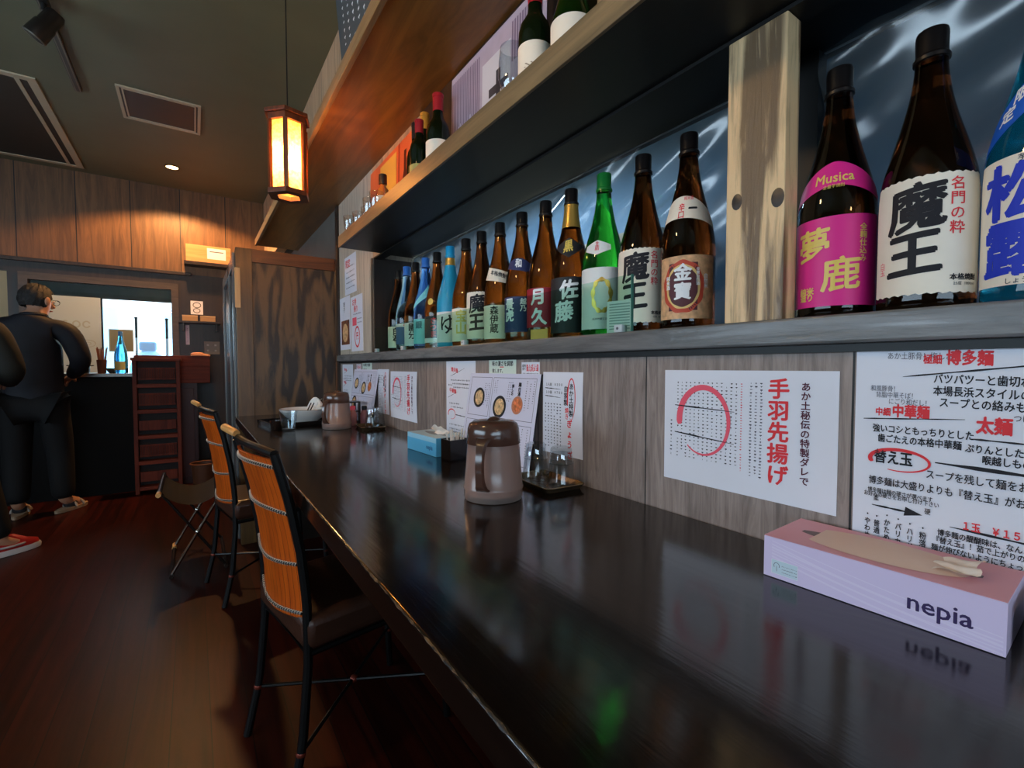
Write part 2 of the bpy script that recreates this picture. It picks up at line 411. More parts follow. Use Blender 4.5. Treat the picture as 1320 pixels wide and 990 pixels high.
# dark soffit board over the shelves
M_soffit = wood('soffit_board', (98, 66, 28), (146, 98, 42), 'Y', 5, 9, 0.36, bump=0.08)
sof = struct('trim_1', MB().box(0.452, XW, -3.3, 4.35, 2.018, 2.055), M_soffit)
struct('trim_2', MB().box(0.436, 0.453, -3.3, 4.35, 2.012, 2.062), wood('soffit_edge_lath', (120, 96, 66), (160, 130, 92), 'Y', 8, 14, 0.35, bump=0.1), bevel=0.002)
# post at the far end of the shelf, dark liner of the niche
struct('trim_3', MB().box(XW-0.012, XW+0.01, 3.0, 3.045, CT+0.005, 2.015), M_dark)
struct('trim_4', MB().box(XW+0.001, 0.975, 2.335, 2.351, LEDGE_T, SH_B), M_dark)
struct('trim_5', MB().box(XW-0.006, XW+0.0, 2.352, 2.372, LEDGE_T, SH_B), wood('niche_bead', (70, 60, 52), (104, 92, 80), 'Z', 8, 12, 0.3))
struct('trim_10', MB().box(XW-0.003, XW+0.043, -3.2, 2.335, SH_B-0.007, SH_B-0.0005), M_black)
struct('trim_6', MB().box(XW-0.006, XW-0.001, -1.2, 1.73, SH_T, 2.015), M_dark)
# other walls of the room
struct('wall_left', MB().box(-3.3, -3.2, -3.3, 5.6, 0, ZC), M_back)
struct('wall_near', MB().box(-3.2, XW, -3.3, -3.2, 0, ZC), M_back)
# kitchen behind the niche
M_kw = mat('kitchen_wall_paint', (104, 146, 184), 0.6, noise=0.05, nscale=3)
struct('wall_kitchen_back', MB().box(2.3, 2.36, -3.3, 5.4, 0, ZC), M_kw)
struct('wall_kitchen_near', MB().box(XW+0.05, 2.36, -3.3, -3.2, 0, ZC), M_kw)
struct('wall_kitchen_far', MB().box(0.98, 2.36, 5.34, 5.4, 0, ZC), M_kw)
struct('floor_kitchen', MB().box(1.0, 2.36, -3.3, 5.4, -0.05, 0), mat('kitchen_floor', (90, 90, 90), 0.5))

# back wall with the pass-through window openings
B0, B1, BZ0, BZ1 = -1.10, -0.155, 0.96, 1.742
wb = MB(); T = YB+0.08
wb.box(-3.2, 0.98, YB, T, 1.90, ZC)
struct('wall_back', wb, M_back)
wl = MB()
wl.box(-3.2, 0.98, YB, T, 0, BZ0); wl.box(B1+0.05, 0.98, YB, T, BZ0, 1.80); wl.box(B0-0.12, B0-0.05, YB, T, BZ0, 1.80)
wl.box(-3.2, -2.25, YB, T, BZ0, 1.80); wl.box(-3.2, 0.98, YB, T, 1.80, 1.90)
struct('wall_back_lower', wl, M_dark)
struct('trim_7', MB().box(-3.2, 0.0, YB-0.035, YB, 1.885, 1.915), M_darkY, bevel=0.003)
M_frame = wood('window_frame_wood', (52, 42, 32), (78, 64, 50), 'X', 9, 12, 0.4)
fw = MB()
fw.box(B0-0.055, B1+0.055, YB-0.02, T, BZ1, 1.80); fw.box(B0-0.055, B0, YB-0.02, T, BZ0, BZ1); fw.box(B1, B1+0.055, YB-0.02, T, BZ0, BZ1)
struct('window_1', fw, M_frame)
struct('window_2', MB().box(-2.25, B0-0.12, YB+0.03, YB+0.04, BZ0, 1.80), mat('cream_screen', (205, 180, 140), 0.7))
gl = MB().box(B0, B1, YB+0.035, YB+0.04, BZ0, BZ1)
go = gl.build('window_glass', sheetglass('window_pane', (236, 244, 246), 0.02, 0.02)); go['kind'] = 'structure'
area('window_portal', ((B0+B1)/2, YB+0.10, (BZ0+BZ1)/2), (PI/2, 0, PI), 0.95, 0.8, 1, (1, 1, 1), portal=True)
# transom: dark lintel board inside the window head, dark side stile between the screen and the bright half
struct('window_1_transom', MB().box(B0, B1, YB+0.042, YB+0.06, 1.625, BZ1), mat('transom_dark', (62, 54, 46), 0.25, noise=0.2, nscale=12))
struct('window_1_stile', MB().box(-0.675, -0.648, YB+0.041, YB+0.06, BZ0, 1.625), M_dark)

# ------------------------------------------------------------------ outside the window
fac = MB().box(-6, 4, 9.0, 9.1, -0.5, 4).build('house_facade', mat('sunlit_white_facade', (235, 240, 245), 0.8))
tag(fac, 'white building front across the street seen through the bright window', 'building')
for k, (x0, x1) in enumerate(((-1.3, -0.9), (-0.35, 0.15))):
    MB().box(x0, x1, 8.97, 9.0, 0.9, 1.9).build('facade_window', mat('facade_glass', (150, 190, 215), 0.3), parent=fac)
MB().box(-6, 4, 8.9, 9.0, 2.25, 2.36).build('facade_ledge', mat('facade_ledge_grey', (150, 150, 150), 0.8), parent=fac)
tag(MB().box(-6, 4, 5.6, 12, -0.1, -0.02).build('street', mat('pale_street', (190, 190, 190), 0.9)), 'pale street surface outside the back window', 'street')['kind'] = 'structure'
for k, (px_, h0) in enumerate(((174.5, 'leaning beside the blue glass bottle'), (214, 'standing near the right jamb'))):
    a = onY(px_, 409, 5.62); t = thing('window_post', 'thin dark post outside the bright window, '+h0, 'post', (a.x, 5.62, 0), 0)
    MB().tube([(0, 0, 0), (0.004, 0, 1.48)], 0.011, 8).build('shaft', M_black, t)
    MB().ball((0.004, 0, 1.485), 0.015, 0.015, 0.012).build('finial', M_black, t)
bs = thing('covered_stool', 'blue draped stool outside the bright window behind the red-brown stand', 'stool', (-0.36, 5.86, 0))
mb = MB(); mb.lathe([(0.16, 0.9), (0.155, 1.02), (0.12, 1.12), (0.075, 1.17), (0.05, 1.19), (0.0, 1.195)], 20); mb.build('draped_cover', mat('blue_vinyl', (70, 150, 205), 0.4), bs)
mb = MB(); mb.box(-0.075, 0.065, -0.06, 0.06, 1.185, 1.275); mb.build('seat_pad', mat('blue_pad', (52, 130, 195), 0.5), bs, bevel=0.02)
for a in range(4):
    q = PI/4+a*PI/2; MB().tube([(0.11*math.cos(q), 0.11*math.sin(q), 0.95), (0.15*math.cos(q), 0.15*math.sin(q), -0.02)], 0.012, 8).build('leg', M_black, bs)

# pale blind with mirrored round letters in the left half of the window
bl = Sheet('window_blind', 'pale grey-green blind with faint mirrored letters in left half of window', 'blind', (-1.005, YB+0.025, 1.628), (1, 0, 0), (0, 0, -1), 0.345, 0.655, mat('pale_blind_cloth', (184, 196, 192), 0.8, emit=(188, 192, 172), estr=0), thick=0.003)
LT = mat('faint_letter_grey', (168, 172, 156), 0.8)
for k, u in enumerate((0.115, 0.185, 0.25)):
    bl.ring(u, 0.235, 0.022, 0.026, 0.011, 0.011, 0.3 if k else 0.9, 2*PI+0.3 if k != 2 else 2*PI-0.4, LT, 'letter')
bl.ring(0.255, 0.40, 0.05, 0.03, 0.007, 0.004, 0, 2*PI, LT, 'emblem'); bl.ring(0.255, 0.40, 0.02, 0.012, 0.006, 0.004, 0, 2*PI, LT, 'emblem')
nt_ = Sheet('window_notice', 'small olive-grey sheet taped to bright window behind blue glass bottle', 'notice', onY(140, 424, 5.43), (1, 0, 0), (0, 0, -1), 0.17, 0.20, mat('olive_sheet', (128, 132, 112), 0.8), thick=0.002)
nt_.frame(0.006, 0.006, 0.164, 0.194, 0.003, LT)

# ================================================================== COUNTER, LEDGE, SHELF
M_counter = wood('counter_lacquer', (13, 9, 7), (23, 15, 11), 'Y', 9, 12, 0.13, bump=0.07, wear=((60, 42, 28), 60, 0.72), coat=0.0, spec=0.7)
ct = thing('counter', 'long glossy black-brown wooden counter running along the wall', 'counter', (0.47, 1.0, 0))
mb = MB(); mb.box(0.192-0.47, XW-0.001-0.47, -2.4, 2.055, CT-0.042, CT); top = mb.build('counter_top', M_counter, ct, bevel=0.004)
# the worn front arris: bare wood shows through the lacquer along it
def arris(u, v):
    y = -2.4+4.455*u
    jag = 5*math.sin(y*61)+5*math.sin(y*143+1)+4*math.sin(y*310)
    wd = max(2.0, 14+1.4*jag); a = math.radians(135+(-wd, -wd*.33, wd*.33, wd)[v]); r = .0043
    return (0.192-0.47+.004+r*math.cos(a), y, CT-.004+r*math.sin(a))
mb = MB(); N = 900
vs = [arris(i/N, j) for i in range(N+1) for j in range(4)]
mb.add(vs, [(i*4+j, i*4+j+1, (i+1)*4+j+1, (i+1)*4+j) for i in range(N) for j in range(3)])
mb.build('worn_edge', wood('bare_edge_wood', (22, 16, 12), (120, 88, 54), 'Y', 30, 6, 0.4, bump=0.3, wear=((20, 14, 11), 48, 0.46)), ct)
for yy in (1.95, -0.9):
    MB().box(0.30-0.47, XW-0.002-0.47, yy, yy+0.04, 0, CT-0.043).build('support_panel', M_dark, ct)
MB().box(XW-0.05-0.47, XW-0.002-0.47, -2.4, 1.94, CT-0.10, CT-0.043).build('wall_rail', M_dark, ct)

lg = tag(MB().box(0.735, 0.985, -2.5, 2.99, LEDGE_B, LEDGE_T).build('ledge', wood('ledge_paint', (92, 92, 92), (124, 122, 122), 'Y', 14, 10, 0.22, bump=0.5, wear=((96, 92, 90), 30, 0.68)), bevel=0.004), 'long dark ledge above the posters carrying the row of big bottles', 'ledge')
MB().box(0.752, 0.759, -2.5, 2.99, LEDGE_B-0.012, LEDGE_B-0.0005).build('ledge_shadow_strip', M_black, lg)  # black strip standing in for the shadow below the ledge

sh = thing('bottle_shelf', 'dark wooden shelf above the bottles holding wine bottles and glasses', 'shelf', (0.665, 0.0, SH_B))
MB().box(0.57-0.665, XW-0.001-0.665, -2.5, 2.235, 0, SH_T-SH_B).build('board', wood('shelf_underside', (9, 8, 9), (16, 14, 14), 'Y', 8, 12, 0.45, bump=0.1), sh, bevel=0.002)
MB().box(0.562-0.665, 0.5695-0.665, -2.5, 2.237, -0.002, SH_T-SH_B+0.002).build('front_lath', wood('shelf_lath', (94, 78, 56), (136, 114, 82), 'Y', 9, 14, 0.4, bump=0.15), sh, bevel=0.0015)

# wooden post between the bottles
po = tag(MB().box(XW-0.005, 0.797, 0.362, 0.457, LEDGE_T+0.0005, SH_B-0.008).build('niche_post', wood('weathered_post', (112, 88, 62), (230, 194, 146), 'Z', 26, 14, 0.38, bump=0.5, rings=16, wear=((172, 160, 148), 20, 0.72)), bevel=0.002), 'weathered plank post standing on the ledge between two groups of bottles', 'post')
for (y, z, r) in ((0.438, 1.30, 0.009), (0.372, 1.288, 0.010)):
    mb = MB(); mb.grid(16, 4, lambda u, v: (XW-0.0052-0.0004*math.cos(v*PI/2), y+r*v*math.cos(2*PI*u), z+1.5*r*v*math.sin(2*PI*u)))
    mb.build('knot', mat('wood_knot', (40, 34, 34), 0.3, noise=0.5, nscale=120), po, fix=False)

struct('trim_9', MB().box(0.942, 0.974, 0.397, 0.472, LEDGE_T, 1.597), M_black)
# black header and side behind the bottles, plastic sheet, kitchen furniture
struct('wall_niche_header', MB().box(0.975, 0.99, -3.2, 2.35, 1.60, 2.06), M_black)
struct('wall_niche_lower', MB().box(0.975, 0.99, -3.2, 2.35, 0.0, LEDGE_T-0.02), M_black)
struct('trim_8', MB().box(XW+0.041, 0.99, -3.2, 3.04, 1.60, 1.66), M_black)
def film(y0, y1, name, label, amp, zt):
    random.seed(int(y0*100)+3)
    waves = [(random.uniform(10, 42), random.uniform(0.25, 0.75), random.uniform(0, 6), random.uniform(0.4, 1.0)) for _ in range(7)]
    nu, nv = int(130*(y1-y0))+20, 70
    def fn(u, v):
        y = y1+(y0-y1)*u; z = LEDGE_T+0.002+(zt-LEDGE_T)*v
        d = 0
        for k, sl, ph, a in waves:
            q = (z*1.0 + sl*(y-1)*0.9)
            d += a*math.sin(k*q*1.6+ph+1.3*math.sin(3*y+2*z))/(k**0.7)
        d += 0.18*abs(math.sin(9*y+14*z+2*math.sin(6*y)))**6*0.06
        gather = max(0, (v-0.86)/0.14)
        d += gather*0.10*math.sin(y*70+2*math.sin(y*23))*0.35
        return (0.958+amp*d, y, z)
    mb = MB(); mb.grid(nu, nv, fn)
    return tag(mb.build(name, sheetglass('plastic_film', (206, 212, 214), 0.05, 0.20, 1.45, 0.20), smooth=80, fix=False), label, 'plastic sheet')
film(0.475, 2.33, 'plastic_sheet', 'wrinkled clear plastic sheet hung behind the long row of bottles', 0.040, 1.594)
film(-0.9, 0.395, 'plastic_sheet', 'wrinkled clear plastic sheet behind the pink and white labelled bottles at right', 0.055, 1.594)
hp = MB().tube([(0.969, y, 1.6005) for y in np.linspace(-0.9, 2.33, 90)], 0.003, 6).build('curtain_wire', mat('wire_white', (190, 195, 200), 0.3)); tag(hp, 'thin white wire holding up the plastic sheet behind the bottles', 'wire')
M_beige = mat('kitchen_cabinet_beige', (205, 196, 172), 0.6)
kc = thing('kitchen_cupboard', 'pale beige kitchen cupboard blurred behind the plastic sheet', 'cupboard', (2.1, 3.0, 0))
MB().box(-0.2, 0.19, -1.45, 0.15, 0, 1.74).build('carcass', M_beige, kc, bevel=0.004)
for k in range(2):
    d = MB().box(-0.22, -0.2, -1.43+k*0.79, -0.66+k*0.79, 0.1, 1.68).build('cupboard_door', mat('cupboard_door_cream', (222, 214, 192), 0.5), kc, bevel=0.004)
    MB().box(-0.235, -0.22, -0.74+k*0.79, -0.72+k*0.79, 1.0, 1.15).build('handle', M_black, d)

# ================================================================== BOTTLES ON THE LEDGE
G_BROWN = mat('brown_bottle_glass', (128, 62, 18), 0.03, trans=1.0, ior=1.36)
G_DARK = mat('dark_brown_bottle_glass', (84, 40, 14), 0.03, trans=1.0, ior=1.36)
G_GREEN = mat('green_bottle_glass', (50, 190, 60), 0.03, trans=1.0, ior=1.36)
G_TEAL = mat('teal_bottle_glass', (30, 150, 175), 0.04, trans=0.9, ior=1.36)
G_BLUE = mat('blue_bottle_glass', (90, 150, 230), 0.04, trans=0.95, ior=1.36)
G_CLEAR = mat('pale_blue_bottle_glass', (165, 200, 225), 0.03, trans=1.0, ior=1.36)
G_FROST = mat('frosted_cyan_glass', (40, 170, 215), 0.35, trans=0.25, ior=1.4)
CAPB = mat('black_cap', (20, 15, 14), 0.35); CAPR = mat('dark_brown_cap', (36, 20, 14), 0.35)
CAPG = mat('green_cap', (30, 120, 50), 0.3); CAPBL = mat('blue_cap', (60, 120, 200), 0.3); CAPCY = mat('cyan_cap', (40, 165, 215), 0.3)
GOLD = mat('gold_foil', (214, 170, 84), 0.35, metal=0.7); GOLDINK = mat('gold_ink', (228, 196, 96), 0.4)
LBL = mat('cream_label', (240, 228, 210), 0.65, noise=0.03, nscale=30); LBLW = mat('white_label', (228, 228, 226), 0.6)
LBLP = mat('magenta_label', (222, 34, 134), 0.5); LBLBK = mat('black_label', (34, 34, 38), 0.6); LBLNV = mat('navy_label', (42, 52, 98), 0.6)
LBLRD = mat('crimson_label', (158, 26, 46), 0.55); LBLTN = mat('tan_label', (214, 166, 122), 0.6, noise=0.25, nscale=90); LBLTL = mat('aqua_label', (120, 212, 224), 0.55)
LBLBL = mat('blue_label', (24, 92, 196), 0.5); WHITEINK = mat('white_ink', (238, 238, 240), 0.6); BLUEINK = mat('blue_ink', (20, 52, 190), 0.6)
BROWNINK = mat('brown_purple_ink', (84, 36, 44), 0.6); REDOR = mat('red_orange_ink', (196, 72, 48), 0.6)
BH = 0.392
_pz = [0, .004, .008, .155, .175, .196, .219, .242, .266, .290, .313, .335, .352]
_pr = [.047, .0505, .0525, .0525, .0516, .0487, .0430, .0368, .0304, .0248, .0206, .0180, .0172]
def rb(z): return float(np.interp(z, _pz, _pr))
_zs = [0, .003, .006, .01] + list(np.linspace(.02, .352, 40))
def rsm(z): return sum(rb(min(.352, max(.006, z+d))) for d in (-.012, -.006, 0, .006, .012))/5 if z > .03 else rb(z)
class Bottle:
    def __init__(s, label, x, y, face, glass, cap, h=BH, R=0.0525, group=None, z=LEDGE_T, name='sake_bottle', capband=None, cat='bottle', foot=True):
        s.k = h/BH; s.q = R/0.0525
        s.t = thing(name, label, cat, (x, y, z+0.0005), 0, group); s.t.rotation_euler = (0, 0, -PI/2+math.radians(face)); s.n = 0
        mb = MB(); mb.lathe([(0, 0.002)] + [(s.r(a*s.k), a*s.k) for a in _zs] + [(0, .353*s.k)], 40)
        s.body = mb.build('bottle_body', glass, s.t, smooth=50)
        k, q = s.k, s.q
        mb = MB(); mb.lathe([(0.0172*q, .350*k), (.0198*q, .351*k), (.0198*q, .356*k), (.0178*q, .358*k), (.0172*q, .360*k), (.0176*q, .388*k), (.0165*q, .392*k), (0, .392*k)], 28)
        s.cap = mb.build('cap', cap, s.t, smooth=40)
        if capband:
            mb = MB(); mb.lathe([(s.r(.318*k)+.0004, .318*k), (s.r(.335*k)+.0006, .335*k), (.0182*q, .350*k), (.0188*q, .3505*k)], 28); mb.build('neck_foil', capband, s.t)
    def r(s, z): return rsm(z/s.k)*s.q
    def pt(s, th, z, e): r = s.r(z)+e; return (r*math.sin(th), -r*math.cos(th), z)
    def patch(s, name, th0, th1, zlo, zhi, m, parent=None, e=0.0004, nu=36, nv=10):
        a, b = math.radians(th0), math.radians(th1)
        lo = zlo if callable(zlo) else (lambda t: zlo); hi = zhi if callable(zhi) else (lambda t: zhi)
        mb = MB(); mb.grid(nu, nv, lambda u, v: s.pt(a+(b-a)*u, (lo(2*u-1)*(1-v)+hi(2*u-1)*v)*s.k, e))
        return mb.build(name, m, parent or s.t, smooth=60, fix=False)
    def text(s, items, m, parent, name='lettering', e=0.0009):
        """items: (string, arc offset, z top, size, vertical, fat[, slant[, lead]])"""
        V = []; F = []
        for it in items:
            body, u, z, size, vert, fat = it[:6]; sl = it[6] if len(it) > 6 else 0; lead = it[7] if len(it) > 7 else 1.0
            vs, fs = glyphs(body, size, vert, fat, lead, 'CENTER'); vs, fs = sliced(vs, fs, 0.005); o = len(V)
            V += [s.pt((u+a)/s.r(0.1*s.k), z*s.k+b+sl*a, e+c) for a, b, c in vs]; F += [tuple(o+i for i in f) for f in fs]
        mb = MB(); mb.add(V, F); return mb.build(name, m, parent, smooth=0, fix=False)
    def ring(s, u0, z0, ru, rz, wd, m, parent, name='printed_ring', e=0.0011, lump=0.0, fill=False):
        K = 60; V = []; F = []
        for i in range(K+1):
            a = 2*PI*i/K; w_ = wd*(1+lump*math.sin(a*9))
            for rr in ((0.0 if fill else -w_/2), w_/2 if not fill else 0):
                fu, fz = ((0, 0) if (fill and rr == 0 and len(V) % 2 == 0) else (ru+rr, rz+rr))
                V.append(s.pt((u0+fu*math.cos(a))/s.r(0.1*s.k), z0*s.k+fz*math.sin(a), e))
        F = [(2*i, 2*i+1, 2*i+3, 2*i+2) for i in range(K)]
        mb = MB(); mb.add(V, F); return mb.build(name, m, parent, smooth=0, fix=False)
BX = 0.832
GR = 'big bottles in a row on the ledge'
def face(y): return math.degrees(math.atan2(y, BX))*0.9

# --- right of the post
b = Bottle('teal bottle with blue slanting neck band and blue brush characters at right edge', BX+.004, 0.1045, -4, G_TEAL, CAPBL, group=GR)
b.patch('neck_band', -80, 40, lambda t: .215+.042*t, lambda t: .262+.050*t, LBLBL, e=.0007)
nb = b.t.children[-1]
b.text([('季', -.008, .275, .019, False, .0006, .35), ('限', -.022, .254, .019, False, .0006, .35), ('定', -.034, .232, .019, False, .0006, .35)], WHITEINK, nb, e=.0013)
l = b.patch('label', -88, 80, .022, .172, LBL)
b.text([('松', -.014, .160, .068, False, .0024), ('露', -.014, .094, .068, False, .0024)], BLUEINK, l)
b.text([('芋焼酎', .0, .170, .0085, False, .0001), ('しょうろ', -.006, .030, .0075, False, .0001)], GREYINK, l)

def maou(label, y, fc, h=BH):
    b = Bottle(label, BX, y, fc, G_DARK, CAPB, group=GR, h=h)
    l = b.patch('label', -74, 74, lambda t: .022+.0012*math.sin(t*37), lambda t: .180+.0012*math.sin(t*41+1), LBL)
    b.text([('魔', -.010, .168, .064, False, .0018, .10), ('王', -.012, .105, .062, False, .0020, .08)], INK, l)
    b.text([('名門の粋', .032, .172, .0175, True, .0002, 0, 1.05)], RED, l)
    b.text([('本格焼酎', .042, .046, .0085, False, .0003), ('25度  1800ml', .043, .036, .005, False, .0)], INK, l)
    b.text([('白玉', -.050, .072, .010, True, .0, 0, .9)], PINKINK, l, 'seal')
    return b
maou('dark brown bottle with large cream label, black brush characters, right of magenta bottle', 0.2115, 13, 0.377)
b = Bottle('dark brown bottle with magenta label and magenta neck label, gold writing', BX+.004, 0.3220, 16, G_DARK, CAPB, group=GR, h=0.385)
l = b.patch('label', -76, 76, .018, .153, LBLP)
b.text([('夢', -.026, .135, .050, False, .0012, .08), ('鹿', .012, .088, .052, False, .0010, .08)], GOLDINK, l)
b.text([('全麹仕込み', .040, .138, .0112, True, .0002, 0, 1.0)], GOLDINK, l)
b.text([('純米\n造り', -.034, .048, .012, False, .0004, 0, .8)], GOLDINK, l, 'seal')
nl = b.patch('neck_label', -86, 86, lambda t: .200-.026*abs(t)**1.5, lambda t: .238-.040*abs(t)**1.6, LBLP)
b.text([('Musica', .000, .222, .021, False, .0003, .0)], GOLDINK, nl); b.text([('全量芋焼酎', .0, .201, .006, False, .0)], GOLDINK, nl)

# --- left of the post
YS = [0.568, 0.680, 0.796, 0.911, 1.016, 1.128, 1.246, 1.360, 1.468, 1.592, 1.704, 1.816, 1.914, 2.020, 2.112]
YS = [0.585+(y-0.568)*1.03 for y in YS]
for _i in range(1, 15): YS[_i] = max(YS[_i], YS[_i-1]+0.1062)
b = Bottle('brown bottle with ornate orange-tan label nearest to the wooden post', BX, YS[0], 30, G_DARK, CAPB, group=GR)
l = b.patch('label', -62, 68, .020, .142, LBLTN)
b.ring(-.004, .082, .036, .046, .010, REDOR, l, e=.0008, lump=.25); b.ring(-.004, .082, .031, .041, .004, mat('ochre_ink', (226, 190, 120), 0.6), l, e=.0009, lump=.25)
b.patch('printed_panel', -34, 26, .036, .128, BROWNINK, l, e=.0007)
b.text([('金', -.004, .124, .034, False, .0012), ('寶', -.004, .088, .034, False, .0012)], WHITEINK, l, e=.0013)
b.text([('自然米', .040, .106, .0095, True, .0002), ('金寶自然酒', .024, .118, .007, True, .0001), ('純米酒', -.033, .104, .009, True, .0002)], WHITEINK, l, e=.0012)
nl = b.patch('neck_label', -80, 84, lambda t: .216-.012*(t+.3)**2, lambda t: .262-.026*(t+.2)**2, LBL)
b.text([('辛口', -.012, .246, .017, True, .0003, 0, .9), ('純米酒', .006, .260, .009, False, .0)], RED, nl); b.text([('一', .016, .244, .022, False, .0012)], INK, nl)
maou('dark brown bottle with cream label and black brush characters beside the bottle with tan label', YS[1], 33)
b = Bottle('bright green bottle with white label and gold oval ring', BX, YS[2], 36, G_GREEN, CAPG, group=GR)
l = b.patch('label', -70, 70, .016, .160, LBLW)
b.ring(.004, .094, .021, .037, .009, GOLD, l, lump=.35); b.text([('純米吟醸生詰', .0, .042, .006, False, .0)], GREYINK, l)
nl = b.patch('neck_label', -52, 30, lambda t: .190+.012*abs(t), lambda t: .226-.012*abs(t), LBLW); b.text([('生詰', -.010, .222, .012, True, .0002, 0, .9)], RED, nl)
b = Bottle('brown bottle with black label, bold white characters and gold foil neck', BX, YS[3], 40, G_BROWN, CAPB, group=GR, capband=GOLD)
mb = MB(); mb.lathe([(b.r(.29*b.k)+.0005, .29), (b.r(.318)+.0006, .318), (.0185, .345)], 28); mb.build('neck_foil', GOLD, b.t)
l = b.patch('label', -78, 78, .014, .156, LBLBK)
b.text([('佐', .002, .146, .050, False, .0018, .1), ('藤', -.012, .092, .054, False, .0016, .1)], WHITEINK, l); b.text([('さつま', .044, .150, .016, True, .0004)], WHITEINK, l)
nl = b.patch('neck_label', -62, 62, lambda t: .206+.030*abs(t), lambda t: .260-.022*abs(t), LBLBK); b.text([('黒', -.002, .252, .034, False, .0010, .15)], GOLDINK, nl)
b = Bottle('brown bottle with crimson label and bold white characters', BX, YS[4], 43, G_BROWN, CAPB, group=GR)
l = b.patch('label', -78, 78, .036, .144, LBLRD)
b.text([('月', -.014, .140, .046, False, .0018, .05), ('久', -.012, .086, .048, False, .0018)], WHITEINK, l); b.text([('純米大吟醸', .032, .138, .0125, True, .0002)], mat('salmon_ink', (232, 150, 140), 0.6), l)
b = Bottle('brown bottle with navy label and navy ribbon on its neck', BX, YS[5], 46, G_BROWN, CAPB, group=GR)
l = b.patch('label', -76, 76, .030, .134, LBLNV)
b.text([('景虎', -.034, .128, .036, True, .0014, 0, .95)], WHITEINK, l); b.text([('越乃', .012, .128, .020, True, .0006), ('名水仕込', .034, .096, .008, True, .0)], WHITEINK, l)
nl = b.patch('neck_label', -78, 60, lambda t: .212-.010*t+.008*(t>.5)*(t-.5)*4, lambda t: .250-.016*t*t-.012*(t>.3)*(t-.3), LBLNV); b.text([('和', -.006, .246, .028, False, .0012, -.1)], WHITEINK, nl)
b = Bottle('brown bottle with cream label and slanted cream band on its neck', BX, YS[6], 48, G_BROWN, CAPB, group=GR)
l = b.patch('label', -76, 76, .016, .122, LBL)
b.text([('森伊蔵', -.012, .118, .030, True, .0006, 0, .95)], INK, l); b.text([('芋焼酎', .030, .100, .010, True, .0)], GREYINK, l)
nl = b.patch('neck_label', -80, 80, lambda t: .196-.012*t, lambda t: .236-.014*t, LBL); b.text([('本格焼酎', .0, .228, .017, False, .0004, -.25)], INK, nl)
maou('brown bottle with black brush characters, eighth bottle left of the wooden post', YS[7], 50)
b = Bottle('brown bottle with pale label and yellow-green gold writing, right of the cyan bottle', BX, YS[8], 52, G_BROWN, CAPB, group=GR)
l = b.patch('label', -76, 76, .018, .136, LBL)
b.text([('宝山', -.012, .128, .046, True, .0014, 0, .95)], GOLDINK, l); b.text([('芋焼酎', .034, .12, .010, True, .0)], PINKINK, l)
b = Bottle('frosted bright cyan bottle with gold ring and flowing black brush mark', BX, YS[9], 54, G_FROST, CAPCY, group=GR)
mb = MB(); mb.lathe([(b.r(.318)+.0006, .318), (b.r(.335)+.0008, .335), (b.r(.345)+.0008, .346)], 28); mb.build('neck_foil', GOLD, b.t)
l = b.patch('label', -80, 80, .020, .136, LBLW)
b.text([('ゆ', .0, .124, .082, False, .0006)], INK, l); b.text([('花', .042, .134, .018, False, .0006)], mat('violet_ink', (170, 70, 190), 0.6), l)
b = Bottle('brown bottle with black label, red writing and small round gold sticker', BX, YS[10], 56, G_BROWN, CAPB, group=GR)
l = b.patch('label', -76, 76, .042, .130, LBLBK)
b.text([('さつま', -.010, .124, .028, True, .0008, 0, .95)], RED, l); b.patch('label_foot', -76, 76, .024, .042, LBLW, l, e=.0003)
b.ring(-.024, .188, .013, .013, .0, GOLDINK, l, name='round_sticker', fill=True)
b = Bottle('blue bottle with aqua label and pointed aqua ribbon across its shoulder', BX, YS[11], 58, G_BLUE, CAPBL, group=GR)
l = b.patch('label', -78, 78, .024, .128, LBLTL); b.text([('銀', -.026, .118, .034, False, .001), ('礼', .024, .124, .024, False, .0006)], mat('teal_ink', (20, 100, 120), 0.6), l)
b.patch('ribbon', -86, 30, lambda t: .160+.036*(t+1), lambda t: .176+.050*(t+1), LBLTL, e=.0010)
b = Bottle('brown bottle with white label and black writing left of the aqua ribbon bottle', BX, YS[12], 59, G_BROWN, CAPB, group=GR)
l = b.patch('label', -76, 76, .020, .120, LBLW); b.text([('國分', -.012, .116, .036, True, .0010, 0, .95)], INK, l); b.text([('純米', .034, .112, .012, True, .0)], GREYINK, l)
b = Bottle('slim clear pale blue bottle standing second from the far end of ledge', BX, YS[13], 60, G_CLEAR, CAPBL, group=GR)
l = b.patch('label', -70, 70, .030, .110, mat('slate_blue_label', (76, 104, 150), 0.6)); b.patch('label_top', -70, 70, .110, .124, LBLW, l); b.ring(.0, .117, .010, .006, .0, RED, l, name='round_sticker', fill=True, e=.0012)
b = Bottle('dark brown bottle with cream label at the far end of the row', BX, YS[14], 61, G_DARK, CAPB, group=GR)
l = b.patch('label', -76, 76, .018, .118, LBL); b.text([('白波', -.008, .112, .034, True, .0012, 0, .95)], INK, l); b.text([('芋', .034, .112, .014, False, .0)], PINKINK, l)

